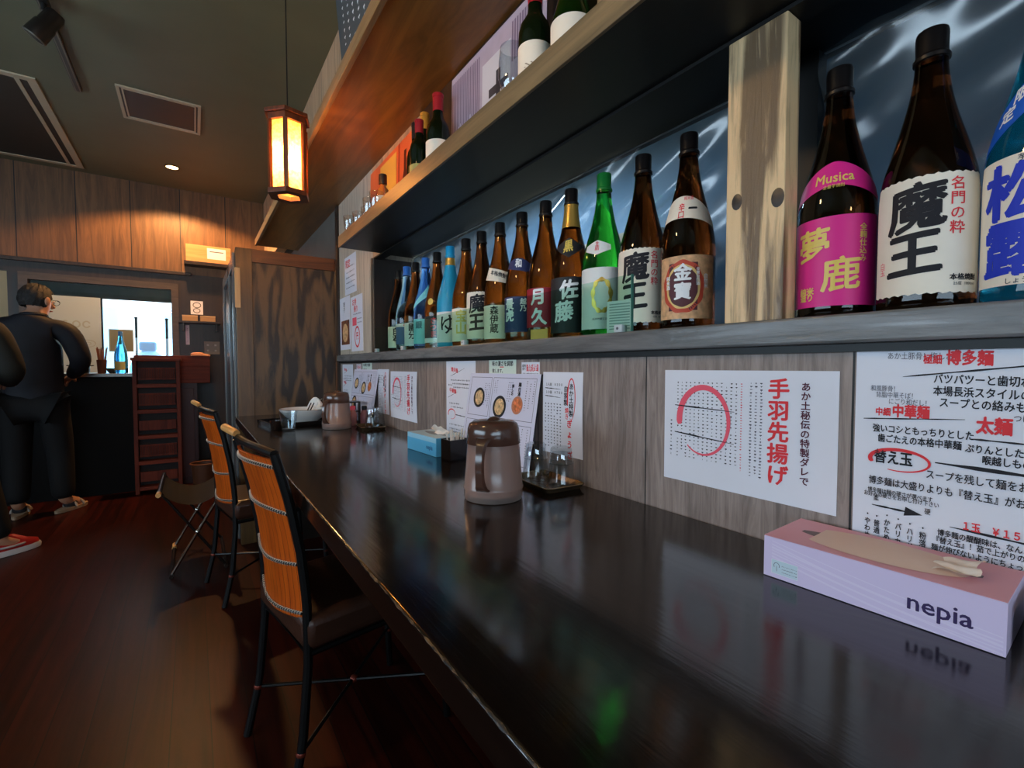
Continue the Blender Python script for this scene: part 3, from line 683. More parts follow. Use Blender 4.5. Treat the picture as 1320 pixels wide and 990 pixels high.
# small things by the bottles
gg = thing('glass_guard', 'low clear glass guard standing along the ledge in front of bottles', 'glass guard', (0.752, 1.48, LEDGE_T+0.0005))
MB().box(-0.003, 0.003, -0.82, 0.82, 0, 0.118).build('pane', sheetglass('guard_glass', (226, 242, 236), 0.03, 0.02, 1.12), gg)
MB().box(-0.003, 0.003, -0.8225, -0.8202, 0, 0.118).build('polished_edge', mat('green_glass_edge', (70, 120, 108), 0.15), gg)
for y in (-0.79, -0.1, 0.45, 0.80):
    c = MB().box(-0.009, 0.009, y-0.011, y+0.011, 0, 0.016).build('clip', mat('clear_clip', (196, 204, 206), 0.3), gg, bevel=0.002)
    MB().tube([(-0.0095, y, 0.008), (-0.0105, y, 0.008)], 0.003, 10).build('screw', mat('clip_screw', (120, 120, 124), 0.3, metal=1), c)
sc_ = Sheet('striped_card', 'small white card with fine grey lines behind the end of glass guard', 'card', (0.765, 0.742, LEDGE_T+0.072), (0.25, -1, 0), (0, 0, -1), 0.062, 0.070, LBLW, thick=0.001)
sc_.rects([(0.006, 0.006+i*0.006, 0.056, 0.0085+i*0.006) for i in range(10)], mat('line_grey', (150, 160, 160), 0.7), 'printed_lines')
yc = Sheet('amber_card', 'small glowing amber card at the foot of the crimson labelled bottle', 'card', onX(684, 427, 0.768)+Vector((0, 0, 0.004)), (0.35, -1, 0), (0, 0, -1), 0.055, 0.036, mat('amber_card', (236, 170, 70), 0.5), thick=0.001)

# ================================================================== MIDDLE SHELF
ZS = SH_T+0.0005
G_WINE = mat('wine_bottle_glass', (18, 34, 14), 0.04, trans=0.6, ior=1.4); G_WGRN = mat('green_wine_glass', (40, 96, 30), 0.03, trans=0.9, ior=1.4)
RCAP = mat('red_capsule', (160, 26, 36), 0.35); YCAP = mat('ochre_capsule', (196, 132, 44), 0.35); BCAP = mat('black_capsule', (22, 20, 18), 0.4)
class Wine:
    def __init__(s, label, x, y, glass, cap, h=0.30, R=0.037, lab=(0.05, 0.135), lm=LBL, face=25, group='wine bottles on the upper shelf', slope=False, sub=True):
        s.t = thing('wine_bottle', label, 'bottle', (x, y, ZS), 0, group); s.t.rotation_euler = (0, 0, -PI/2+math.radians(face))
        s.R = R; k = h/0.30
        if slope: pr = [(0, .004), (.8*R, 0), (R, .006), (R, .125*k), (.95*R, .150*k), (.80*R, .178*k), (.58*R, .210*k), (.44*R, .235*k), (.40*R, .255*k), (.40*R, .292*k), (0, .295*k)]
        else: pr = [(0, .004), (.85*R, 0), (R, .006), (R, .165*k), (.97*R, .182*k), (.86*R, .198*k), (.66*R, .210*k), (.48*R, .222*k), (.41*R, .235*k), (.39*R, .292*k), (0, .295*k)]
        MB().lathe(pr, 36).build('bottle_body', glass, s.t, smooth=50)
        MB().lathe([(.41*R+.0008, .243*k), (.40*R+.0012, .244*k), (.40*R+.0012, .286*k), (.44*R+.001, .287*k), (.44*R+.001, .297*k), (.36*R, .300*k), (0, .300*k)], 28).build('capsule', cap, s.t)
        if lab:
            a = math.radians(78); mb = MB(); mb.grid(30, 4, lambda u, v: ((R+.0005)*math.sin(-a+2*a*u), -(R+.0005)*math.cos(-a+2*a*u), lab[0]+(lab[1]-lab[0])*v))
            s.l = mb.build('label', lm, s.t, smooth=60, fix=False)
            # small engraving printed on the label
            V = []; F = []
            for q in range(14):
                u0 = -0.014+0.028*((q*37) % 14)/14; z0 = (lab[0]+lab[1])/2-0.004+0.010*((q*5) % 7)/7; o = len(V)
                for (du, dz) in ((0, 0), (0.004, 0), (0.004, 0.0016), (0, 0.0016)):
                    V.append(((R+.0009)*math.sin((u0+du)/R), -(R+.0009)*math.cos((u0+du)/R), z0+dz))
                F.append((o, o+1, o+2, o+3))
            MB().add(V, F).build('engraving', mat('engraving_brown', (150, 130, 110), 0.7), s.l, smooth=0, fix=False)
Wine('large green-glass wine bottle with square cream label at the shelf\'s near end', 0.705, 0.795, G_WGRN, BCAP, 0.315, 0.047, (0.045, 0.150), face=28, slope=True)
Wine('dark wine bottle with red capsule and cream label beside the stemmed glass', 0.688, 0.908, G_WINE, RCAP, 0.32, 0.040, (0.045, 0.155), face=35)
Wine('wine bottle with red capsule and plain cream label, nearest of the far three', 0.695, 1.454, G_WINE, RCAP, 0.315, 0.041, (0.045, 0.150), face=50)
Wine('wine bottle with ochre capsule standing behind the plain cream label bottle', 0.715, 1.606, G_WINE, YCAP, 0.325, 0.037, (0.05, 0.14), face=52)
Wine('smaller wine bottle with red capsule and narrow label, furthest of the three', 0.658, 1.526, G_WINE, RCAP, 0.250, 0.033, (0.030, 0.09), mat('yellow_green_label', (170, 160, 90), 0.6), face=54)
Wine('dark unlabelled bottle showing only its black neck behind the far wine bottles', 0.718, 1.70, G_WINE, BCAP, 0.330, 0.034, None)
TUMB = sheetglass('clear_glass', (240, 244, 246), 0.09, 0.03, 1.5)
fl = thing('stemmed_glass', 'tall clear stemmed glass standing in front of the cross picture', 'glass', (0.69, 1.005, ZS))
MB().lathe([(0, 0), (.030, 0), (.030, .002), (.006, .006), (.0035, .012), (.0035, .075), (.006, .082)], 28).build('stem', TUMB, fl)
MB().lathe([(.0, .082), (.012, .086), (.028, .105), (.037, .140), (.036, .180), (.032, .215), (.0308, .215), (.0345, .180), (.0355, .140), (.027, .107), (.010, .089), (0, .087)], 32).build('bowl', TUMB, fl)
# printed board with a cross
M_lilac = mat('lilac_board', (176, 164, 182), 0.6, noise=0.10, nscale=14)
cp = Sheet('cross_picture', 'lilac picture board with a dark cross leaning at back of shelf', 'picture', (0.752, 1.462, 2.004), (0, -1, 0), (-0.015, 0, -1), 0.52, 0.375, M_lilac, thick=0.001)
cp.rects([(0.006+0.011*i, 0.02, 0.012+0.011*i, 0.20+0.03*math.sin(i)) for i in range(17)], mat('lilac_stripe', (120, 104, 128), 0.6), 'printed_stripes')
cp.rects([(0.365+0.012*i, 0.02, 0.372+0.012*i, 0.13) for i in range(12)], mat('lilac_stripe', (120, 104, 128), 0.6), 'printed_stripes')
cp.rects([(0.205, 0.060, 0.36, 0.25)], mat('pale_patch', (206, 204, 212), 0.6), 'printed_patch')
cp.rects([(0.284, 0.112, 0.308, 0.30), (0.244, 0.150, 0.348, 0.176)], mat('cross_grey', (66, 58, 62), 0.7), 'printed_cross')
# orange poster of a bottle
op = Sheet('orange_poster', 'orange and yellow poster of a brown bottle at back of shelf', 'poster', (0.752, 2.35, 1.985), (0, -1, 0), (-0.02, 0, -1), 0.56, 0.355, mat('poster_orange', (232, 112, 62), 0.55), thick=0.003)
op.rects([(0.15, 0.02, 0.36, 0.35)], mat('poster_yellow', (236, 186, 80), 0.55), 'printed_panel')
op.rects([(0.385, 0.0, 0.398, 0.355)], mat('poster_red', (170, 50, 34), 0.55), 'printed_bar')
V = [(.43, .34), (.43, .18), (.45, .13), (.45, .05), (.475, .05), (.475, .13), (.50, .18), (.50, .34)]
op.geo('printed_bottle', V, [tuple(range(8))[::-1]], mat('poster_bottle_brown', (96, 36, 22), 0.5)); op.rects([(.432, .20, .498, .26)], LBL, 'printed_label')
op.text([('乾杯', .20, .07, .07, True, .001)], mat('poster_red', (170, 50, 34), 0.55))
sb = thing('spirit_bottle', 'small clear bottle with dark cap beside orange poster', 'bottle', (0.66, 1.905, ZS))
MB().lathe([(0, .003), (.026, 0), (.028, .006), (.028, .11), (.024, .128), (.014, .142), (.0125, .160), (0, .160)], 28).build('bottle_body', mat('amber_clear_glass', (240, 180, 120), 0.03, trans=0.9), sb, smooth=50)
MB().lathe([(.0165, .152), (.0165, .190), (.014, .193), (0, .193)], 24).build('cap', BCAP, sb)
MB().lathe([(.0285, .045), (.0285, .10)], 28).build('label', LBL, sb, fix=False)
dish = thing('blue_dish', 'small dark blue patterned cup between spirit bottle and wine bottles', 'cup', (0.672, 1.80, ZS))
MB().lathe([(0, .004), (.018, 0), (.030, .02), (.036, .05), (.034, .05), (.028, .022), (0, .008)], 28).build('cup_body', mat('indigo_glaze', (56, 66, 110), 0.2, noise=0.6, nscale=70), dish)
MB().lathe([(.0362, .046), (.0366, .049), (.034, .0515), (.0335, .049)], 28).build('rim', mat('white_glaze', (225, 225, 230), 0.2), dish)
def tumbler(name, label, loc, r0, r1, h, group, upside=False, rz=0.0):
    t = thing(name, label, 'glass', loc, rz, group); wl_ = 0.0022
    if upside:
        pr = [(r0-wl_, 0), (r0, 0), (r0+(r1-r0)*.55, h*.55), (r0+(r1-r0)*.58+.0012, h*.60), (r0+(r1-r0)*.62, h*.64), (r1+.001, h*.80), (r1, h*.96), (r1-.003, h), (0, h), (0, h*.88), (r1-wl_-.001, h*.86), (r0+(r1-r0)*.55-wl_, h*.55), (r0-wl_, 0)]
    else:
        pr = [(0, 0), (r0-.002, 0), (r0, .003), (r1, h), (r1-wl_, h), (r0-wl_, .012), (0, .010)]
    MB().lathe(pr, 36).build('glass_wall', TUMB, t, smooth=30)
    zz = h*0.60 if upside else h*0.55; rr = r0+(r1-r0)*.6 if upside else r0+(r1-r0)*.55
    MB().tube([(rr*math.cos(2*PI*k/36)*1.01, rr*math.sin(2*PI*k/36)*1.01, zz) for k in range(36)], 0.0011, 6, closed=True).build('moulded_ring', TUMB, t)
    return t
GSH = 'small glasses on the far end of the shelf'
t0 = tumbler('small_glass', 'small clear glass at the very end of the shelf', (0.595, 2.155, ZS), .024, .030, .075, GSH)
for (x, y, lb) in ((0.612, 2.075, 'small clear glass, second from shelf end, catching warm light'), (0.625, 1.995, 'small clear glass in middle of the shelf-end group'),
                   (0.60, 1.885, 'small clear glass in front of spirit bottle, left one'), (0.60, 1.80, 'small clear glass in front of blue patterned cup')):
    dup(t0, (x, y, ZS), 0, lb)
pb = thing('shelf_upright', 'pale wooden upright behind the green wine bottle at shelf top edge', 'upright', (0.735, 0.715, ZS))
MB().box(-0.012, 0.012, -0.022, 0.022, 0, 0.39).build('upright_post', wood('pale_upright', (130, 104, 72), (166, 136, 98), 'Z', 10, 12, 0.5), pb, bevel=0.002)
MB().box(-0.006, 0.006, -0.42, -0.024, 0.18, 0.205).build('cross_rail', wood('orange_rail', (196, 132, 62), (226, 164, 88), 'Y', 10, 12, 0.5), pb, bevel=0.002)

# blackboard above the soffit
bt = 0.045
bb = Sheet('chalkboard', 'slate blackboard with small white chalk writing above the top board', 'blackboard', (0.452, 1.86, 2.62), (0, -1, 0), (0.085, 0, -1), 0.62, 0.55, mat('slate_grey', (66, 72, 76), 0.6, noise=0.08, nscale=8), thick=0.012)
CHALK = mat('chalk_white', (226, 230, 232), 0.8)
bb.rects(tiny_columns(0.07, 0.40, 7, 0.06, 0.50, 0.020, 0.25, 0.3), CHALK, 'chalk_writing')
bb.disc(0.44, 0.36, 0.035, 0.030, CHALK, 'chalk_drawing')

# ================================================================== PAPERS ON THE WALL
XP = XW-0.0012
WU, WV = (0, -1, 0), (0, 0, -1)
def wall_sheet(name, label, cat, tl, w, h, group=None, m=PAPER, curl=0.0, V=WV, thick=0.0006): return Sheet(name, label, cat, tl, WU, V, w, h, m, group, thick, curl)
def chicken(s, k=1.0):
    a = lambda *t: (t[0], t[1]*k, t[2]*k, t[3]*k) + t[4:]
    q = lambda r: [tuple(c*k for c in x) for x in r]
    s.rects(q(tiny_columns(0.030, 0.145, 14, 0.022, 0.168, 0.0042, 0.5, 0.06)), INK, 'price_table')
    s.rects(q(tiny_columns(0.154, 0.156, 1, 0.022, 0.170, 0.0034, 0.3)), RED, 'price_heading')
    s.rects(q(tiny_columns(0.170, 0.187, 3, 0.020, 0.178, 0.0046, 0.15, 0.05)), GREYINK, 'small_writing')
    s.rects(q(tiny_columns(0.016, 0.0165, 1, 0.095, 0.165, 0.0052, 0.35)), INK, 'side_note')
    s.text([a('手羽先揚げ', 0.214, 0.014, 0.0335, True, 0.0009*k, -0.03, 1.02)], RED, 'red_heading')
    s.text([a('あか土秘伝の特製ダレで', 0.2535, 0.018, 0.0140, True, 0.0003*k, 0, 1.02)], PUR, 'plum_heading')
    s.ring(0.083*k, 0.092*k, 0.049*k, 0.061*k, 0.0125*k, 0.002*k, PI*1.05, -PI*0.72, PINKINK)
    s.strokes(q([(0.024, 0.066, 0.142, 0.071, 0.0042, 0.0012), (0.024, 0.117, 0.142, 0.126, 0.0046, 0.0012)]), INK)
s = wall_sheet('wall_poster', 'white landscape sheet with large red column heading and pink brush circle near middle', 'poster', (XP, 0.580, 1.019), 0.297, 0.209); chicken(s)
s = wall_sheet('wall_poster', 'far white sheet with pink brush circle beside the blue tissue box', 'poster', (XP, 2.110, 1.005), 0.310, 0.212, curl=0.003); chicken(s, 1.03)
def noodles(s):
    s.text([('あか土豚骨！梅しおそば', .040, .028, .0108, False, 0, .02)], GREYINK, 'grey_line')
    s.text([('極細', .083, .032, .0135, False, .0004, .03), ('博多麺', .108, .027, .0205, False, .0008, .03)], RED, 'red_heading')
    s.text([('バツバツーと歯切れ', .095, .058, .0138, False, .0003, .02), ('本場長浜スタイルの', .095, .074, .0138, False, .0003, .02), ('スープとの絡みも', .102, .089, .0138, False, .0003, .02)], INK)
    s.text([('和風豚骨！', .020, .075, .0092, False, 0, .01), ('背脂中華そば！', .027, .084, .0092, False, 0, .01), ('にごり和だし！', .043, .093, .0092, False, 0, .01)], GREYINK, 'grey_line')
    s.text([('中細', .027, .107, .0125, False, .0004), ('中華麺', .048, .102, .0190, False, .0008)], RED, 'red_heading')
    s.text([('強いコシともっちりとした', .024, .131, .0124, False, .0003), ('歯ごたえの本格中華麺', .031, .145, .0124, False, .0003)], INK)
    s.text([('つけ麺', .176, .106, .0100, False, .0001), ('梅豚骨', .186, .116, .0100, False, .0001)], GREYINK, 'grey_line')
    s.text([('太麺', .141, .112, .0225, False, .0009)], RED, 'red_heading')
    s.text([('ぷりんとした食感', .131, .147, .0120, False, .0003), ('喉越しもの良さ', .148, .160, .0120, False, .0003)], INK)
    s.text([('替え玉', .027, .168, .0205, False, .0006)], INK, 'black_heading')
    s.ring(.058, .180, .036, .015, .006, .0012, PI*1.12, -PI*.62, RED)
    s.strokes([(.060, .062, .215, .044, .0022, .003), (.012, .124, .130, .116, .0030, .0012), (.136, .140, .22, .141, .0030, .0020), (.100, .176, .27, .180, .0050, .0080), (.026, .249, .072, .250, .0030, .0036), (.118, .258, .28, .262, .0034, .0040)], INK)
    s.geo('arrow_head', [(.068, .243), (.088, .2505), (.066, .256)], [(0, 1, 2)], INK)
    s.text([('スープを残して麺をおかわり', .090, .187, .0132, False, .0002)], INK)
    s.text([('博多麺は大盛りよりも『替え玉』がおすすめ', .021, .207, .0128, False, .0002)], INK)
    s.text([('博多麺は麺の硬さが選べます', .020, .2235, .0078, False, .0001), ('お好みの硬さをお申し付け下さい', .015, .2295, .0078, False, .0001)], INK)
    s.text([('柔', .028, .2345, .009, False, .0001), ('硬', .090, .240, .009, False, .0001)], INK)
    s.text([('・やわめ', .021, .259, .0105, True, .0002), ('・普通', .033, .260, .0105, True, .0002), ('・かため', .046, .256, .0105, True, .0002), ('・バリカタ', .060, .258, .0105, True, .0002), ('・ハリガネ', .074, .261, .0105, True, .0002), ('・粉落とし', .089, .263, .0105, True, .0002)], INK)
    s.text([('１玉　￥１５０', .130, .247, .0125, False, .0004)], RED, 'red_heading')
    s.text([('博多麺の醍醐味は、なんといっても', .105, .264, .0098, False, .0002), ('『替え玉』！茹で上がりの早い', .100, .274, .0098, False, .0002), ('麺が伸びないようにちょっとずつ', .099, .285, .0098, False, .0002), ('より美味しく麺を食べて', .118, .300, .0098, False, .0002)], INK)
s = wall_sheet('wall_poster', 'large white noodle menu sheet with red headings behind the pink tissue box', 'poster', (XP, 0.263, 1.053), 0.42, 0.305); s.su, s.sv, s.ov, s.cond = .86, .93, -.017, .78; noodles(s)
def noodles_small(s, k):
    s.text([('博多麺', .030*k, .016*k, .014*k, False, .0004, .12), ('中華麺', .020*k, .075*k, .014*k, False, .0004, .1)], RED, 'red_heading')
    s.strokes([(.028*k, .042*k, .11*k, .020*k, .002, .001), (.010*k, .104*k, .07*k, .085*k, .002, .001), (.055*k, .150*k, .12*k, .152*k, .004, .003), (.02*k, .22*k, .06*k, .225*k, .003, .002)], INK)
    s.ring(.034*k, .150*k, .022*k, .014*k, .005, .001, PI*1.1, -PI*.6, RED)
    s.rects([tuple(c*k for c in r) for r in tiny_rows([(.03, .15, .052), (.04, .15, .062), (.045, .15, .072), (.014, .04, .066), (.02, .08, .118), (.03, .1, .128), (.02, .14, .178), (.02, .12, .19), (.02, .12, .198)], .006)], GREYINK, 'small_writing')
s = wall_sheet('wall_poster', 'upright white noodle menu sheet half hidden behind the leaning picture menu', 'poster', (XP, 1.531, 1.045), 0.212, 0.285); noodles_small(s, 1.25)
s = wall_sheet('wall_poster', 'furthest upright white sheet below the ledge, beside the partition', 'poster', (XP, 2.955, 1.040), 0.225, 0.29); noodles_small(s, 1.3)
def gyoza(s):
    s.text([('あか土特製', .112, .028, .0165, True, .0004), ('自家製', .092, .035, .0165, True, .0004)], INK, 'black_heading')
    s.text([('焼き', .096, .088, .0150, True, .0003), ('ぎょうざ', .106, .118, .0205, True, .0007, 0, 1.25)], RED, 'red_heading')
    s.ring(.112, .066, .014, .050, .0045, .0012, PI*1.1, -PI*.62, RED)
    s.text([('１人前　￥３９０', .012, .028, .0085, False, .0001), ('１０個　￥７８０', .012, .048, .0085, False, .0001)], INK)
    s.strokes([(.010, .041, .072, .043, .0035, .001), (.010, .061, .072, .064, .0035, .001)], INK)
    s.rects(tiny_columns(.012, .072, 6, .080, .195, .0065, .2, .1), GREYINK, 'small_writing')
s = wall_sheet('wall_poster', 'upright white sheet with red-ringed heading behind the two upturned glasses', 'poster', (XP, 0.963, 1.012), 0.152, 0.208, curl=0.002); gyoza(s)
s = wall_sheet('wall_poster', 'narrow far upright sheet with red column, left of far pink-circle sheet', 'poster', (XP, 2.290, 1.014), 0.158, 0.215, curl=0.003); gyoza(s)
NOTE = mat('pale_green_card', (214, 226, 214), 0.6)
def note(s, k=1.0):
    s.text([('味の濃さを調節', .018*k, .010*k, .0165*k, False, .0003), ('致します。', .020*k, .033*k, .0135*k, False, .0002)], INK)
s = wall_sheet('note_card', 'pale green handwritten note card above the leaning picture menu', 'note', (XP, 1.235, 1.052), 0.147, 0.052, m=NOTE); note(s)
s.rects([(.062, .026, .084, .0285)], RED, 'underline')
s = wall_sheet('note_card', 'far pale handwritten note card under the ledge above far picture menu', 'note', (XP, 2.545, 1.052), 0.160, 0.052, m=NOTE); note(s)
def nosmoke(s, k=1.0):
    s.rects([(.024*k, .006*k, .052*k, .025*k), (.053*k, .006*k, .077*k, .025*k)], RED, 'red_panel')
    s.text([('禁煙', .027*k, .005*k, .0235*k, False, .0003)], PAPER, 'white_characters')
    s.text([('店内\n全て', .004*k, .006*k, .0085*k, False, .0002)], INK); s.rects(tiny_rows([(.006*k, .076*k, .030*k)], .004), INK, 'small_writing')
s = wall_sheet('no_smoking_sign', 'small white sign with red square characters under the ledge near middle', 'sign', (XP, 1.061, 1.038), 0.082, 0.037); nosmoke(s)
s = wall_sheet('no_smoking_sign', 'small pinkish red-printed sign far along under the ledge beside far note card', 'sign', (XP, 2.66, 1.040), 0.085, 0.040); nosmoke(s)
# papers on the grey end of the wall
s = wall_sheet('wall_poster', 'tilted white sheet with red heading, highest on the grey wall end', 'poster', onX(444, 334, XP), 0.235, 0.22, V=(0, -0.03, -1))
s.text([('限定', .02, .02, .05, False, .001)], RED, 'red_heading'); s.rects(tiny_rows([(.06, .2, .06), (.04, .2, .09), (.03, .2, .12), (.03, .2, .15), (.03, .2, .18)], .014), GREYINK, 'small_writing')
s = wall_sheet('wall_poster', 'white sheet with brown food photograph, lower left on grey wall end', 'poster', onX(438, 386, XP), 0.225, 0.315, V=(0, -0.02, -1))
s.rects([(.03, .14, .205, .285)], mat('food_photo_brown', (120, 66, 40), 0.5, noise=0.8, nscale=28), 'photograph'); s.disc(.115, .215, .06, .055, mat('food_photo_cream', (226, 170, 120), 0.5, noise=0.5, nscale=50), 'pictured_food')
s.text([('餃子', .10, .03, .032, True, .0006)], INK)
s = wall_sheet('wall_poster', 'white sheet with red oval stamp, lower right on grey wall end', 'poster', onX(452, 384, XP), 0.225, 0.31, V=(0, -0.02, -1))
s.text([('お持', .03, .015, .04, False, .0008), ('帰り', .06, .055, .04, False, .0008)], RED, 'red_heading'); s.rects([(.03, .12, .11, .165)], PINKINK, 'red_panel')
s.ring(.12, .23, .045, .055, .010, .010, 0, 2*PI, RED); s.text([('円', .098, .205, .045, False, .001)], RED, 'red_character'); s.rects(tiny_rows([(.05, .2, .10), (.12, .2, .13), (.12, .2, .15)], .011), GREYINK, 'small_writing')

# ================================================================== THINGS ON THE COUNTER
def picture_menu(label, bl_, w=0.335, h=0.262, lean=0.16):
    """laminated picture menu leaning back against the wall; bl_ = bottom-left corner"""
    V = Vector((-lean, 0, -1)).normalized()
    o = Vector(bl_) - V*h
    s = Sheet('picture_menu', label, 'menu', o, (0.07, -1, 0), V, w, h, mat('menu_lamination', (216, 214, 232), 0.22), 'leaning picture menus', 0.005)
    e = MB(); e.add([s.P(s.w+.0004, 0, 0.0002), s.P(s.w+.0004, 0, -.0052), s.P(s.w+.0004, s.h, -.0052), s.P(s.w+.0004, s.h, .0002)], [(0, 1, 2, 3)]); e.build('dark_edge', INK, s.root, fix=False)
    BOW = mat('pictured_black_bowl', (34, 30, 34), 0.4); RAM = mat('pictured_noodles', (206, 168, 120), 0.5, noise=0.6, nscale=120); RB = mat('pictured_red_bowl', (190, 120, 90), 0.5); RN = mat('pictured_red_noodles', (206, 110, 60), 0.5, noise=0.6, nscale=120)
    s.frame(.012, .012, .120, .130, .0012, GREYINK); s.frame(.128, .012, .322, .130, .0012, GREYINK); s.frame(.128, .142, .322, .250, .0012, GREYINK); s.frame(.012, .142, .120, .250, .0012, GREYINK)
    for (u, v, r, B, Nn) in ((.064, .075, .029, BOW, RAM), (.172, .097, .031, BOW, RAM), (.252, .088, .024, RB, RN), (.066, .178, .033, BOW, RAM)):
        d = s.disc(u, v, r, r*1.05, B, 'pictured_bowl'); s.disc(u, v, r*.72, r*.78, Nn, 'pictured_noodles', d)
    s.rects(tiny_columns(.092, .112, 3, .03, .12, .005, .3, .4) + tiny_columns(.205, .222, 3, .025, .085, .005, .3, .2) + tiny_columns(.285, .315, 3, .02, .11, .005, .3, .4) + tiny_columns(.14, .15, 2, .02, .06, .004, .3) + tiny_columns(.2, .31, 6, .15, .24, .005, .4, .4), GREYINK, 'small_writing')
    s.text([('鶏白湯', .255, .025, .013, True, .0004), ('梅しお', .225, .03, .011, True, .0003)], INK)
    return s
picture_menu('white picture menu leaning on the wall behind the nearer brown pitcher', (0.690, 1.300, CT+0.002))
picture_menu('far white picture menu leaning on the wall behind the far upturned glasses', (0.695, 2.62, CT+0.002), 0.345, 0.268)

M_pit = sheetglass('smoked_brown_plastic', (224, 206, 198), 0.02, 0.22, 1.35, 0.45); M_lid = sheetglass('smoked_brown_lid', (142, 108, 94), 0.03, 0.18, 1.4, 0.6)
M_water = mat('iced_water_seen_through_plastic', (222, 212, 211), 0.5)
def pitcher(label, x, y, rz):
    t = thing('water_pitcher', label, 'pitcher', (x, y, CT+0.0005), rz, 'brown water pitchers'); t.scale = (1.05, 1.05, 1.05)
    MB().lathe([(.052, 0), (.0585, .001), (.0600, .006), (.0600, .020), (.0612, .022), (.0612, .026), (.0595, .029), (.0565, .066), (.0535, .105), (.0515, .134), (.0500, .134), (.0520, .105), (.0548, .066), (.0575, .030), (.0560, .010), (0, .008)], 48).build('body', M_pit, t, smooth=40)
    MB().lathe([(0, .010), (.0552, .011), (.0566, .032), (.0540, .066), (.0518, .100), (.0516, .104), (0, .104)], 40).build('water', M_water, t, smooth=40)
    l = MB().lathe([(.0543, .112), (.0548, .1125), (.0530, .134), (.0524, .142), (.0490, .152), (.0400, .157), (.020, .159), (0, .160)], 48).build('lid', M_lid, t, smooth=60)
    mb = MB(); mb.grid(14, 6, lambda u, v: (-.034+.060*u, .019*(v-.5)*(0.5+math.sin(PI*u)), .157+.0085*math.sin(PI*min(1, u*1.02))*math.sin(PI*v)**.6)); mb.build('thumb_tab', M_lid, l, smooth=80)
    hp_ = []
    for k in range(15):
        q = k/14; z = .128-.102*q; rr = .0545+.0055*(1-z/.134)+.020*math.sin(PI*q)**.45
        hp_.append((rr, 0, z))
    h = MB()
    for i in range(14):
        a, b_ = hp_[i], hp_[i+1]
        wa = .0092+.007*(abs(i/14-.5)*2)**4; wb_ = .0092+.007*(abs((i+1)/14-.5)*2)**4
        th = .0035
        vs = [(a[0]-th, -wa, a[2]), (a[0]+th, -wa*.7, a[2]), (a[0]+th, wa*.7, a[2]), (a[0]-th, wa, a[2]), (b_[0]-th, -wb_, b_[2]), (b_[0]+th, -wb_*.7, b_[2]), (b_[0]+th, wb_*.7, b_[2]), (b_[0]-th, wb_, b_[2])]
        h.add(vs, [(0, 1, 5, 4), (1, 2, 6, 5), (2, 3, 7, 6), (3, 0, 4, 7)] + ([(3, 2, 1, 0)] if i == 0 else []) + ([(4, 5, 6, 7)] if i == 13 else []))
    h.build('handle', M_lid, t, smooth=50)
    return t
pit = pitcher('large translucent brown water pitcher in the middle of the counter', 0.528, 0.842, math.radians(217))
dup(pit, (0.535, 2.195, CT+0.0005), math.radians(214), 'far translucent brown water pitcher beside the white bowl')

M_tray = mat('brown_steel_tray', (130, 108, 84), 0.25, metal=0.85)
def tray(label, x, y, rz, sx=0.052, sy=0.083):
    t = thing('glass_tray', label, 'tray', (x, y, CT+0.0005), rz, 'trays of upturned glasses')
    def rr(a, b, r, n=6): return [(cx+r*math.cos(q), cy+r*math.sin(q)) for (cx, cy, q0) in ((a-r, b-r, 0), (-a+r, b-r, PI/2), (-a+r, -b+r, PI), (a-r, -b+r, 1.5*PI)) for q in [q0+PI/2*i/n for i in range(n+1)]]
    lv = [(rr(sx-.006, sy-.006, .008), 0), (rr(sx, sy, .012), .010), (rr(sx+.002, sy+.002, .013), .0115), (rr(sx, sy, .011), .0118), (rr(sx-.007, sy-.007, .008), .003)]
    n = len(lv[0][0]); vs = [(a, b, z) for pl, z in lv for a, b in pl]; fs = [(i*n+k, i*n+(k+1) % n, (i+1)*n+(k+1) % n, (i+1)*n+k) for i in range(4) for k in range(n)] + [tuple(range(n))[::-1], tuple(4*n+k for k in range(n))]
    MB().add(vs, fs).build('tray_pan', M_tray, t, smooth=40)
    pl = rr(sx+.002, sy+.002, .013)
    MB().tube([(a, b, .0122) for a, b in pl], .0012, 6, closed=True).build('bright_rim', mat('bright_steel_rim', (190, 170, 140), 0.15, metal=1), t)
    return t
ty = tray('small steel tray under the two upturned glasses near the pitcher', 0.690, 0.865, math.radians(-4))
dup(ty, (0.665, 2.12, CT+0.0005), math.radians(-4), 'far small steel tray under upturned glasses beyond the blue tissue box')
UG = 'upturned water glasses'
ug = tumbler('water_glass', 'upturned clear glass nearer the camera on the steel tray', (0.701, 0.822, CT+0.0045), .0345, .0245, .090, UG, True)
dup(ug, (0.689, 0.903, CT+0.0045), 0.4, 'upturned clear glass next to the brown pitcher, rear one on tray')
dup(ug, (0.663, 2.085, CT+0.0045), 0.2, 'far upturned glass with bright streak on the distant tray')
dup(ug, (0.709, 2.150, CT+0.0045), 0.7, 'far upturned glass nearest the wall on the distant tray')

# pink tissue box
def tissue_box(label, c, rz, L, W, Hh, m_side, m_top, tissue, logo=None):
    """long side runs along local x, printed front faces -y"""
    t = thing('tissue_box', label, 'tissue box', c, rz)
    MB().box(-L/2, L/2, -W/2, W/2, 0, Hh-.0004).build('carton', m_side, t, bevel=0.0012)
    return t
t = tissue_box('pink-topped lilac tissue box at the right front of the counter', (0.690, 0.2075, CT+0.0005), math.radians(-90+2), 0.226, 0.112, 0.054, mat('lilac_carton', (216, 200, 232), 0.4), None, None)
MB().box(-.113, .113, -.056, .056, .0537, .0545).build('pink_top', mat('pink_carton_top', (226, 160, 172), 0.45), t, bevel=0.0003)
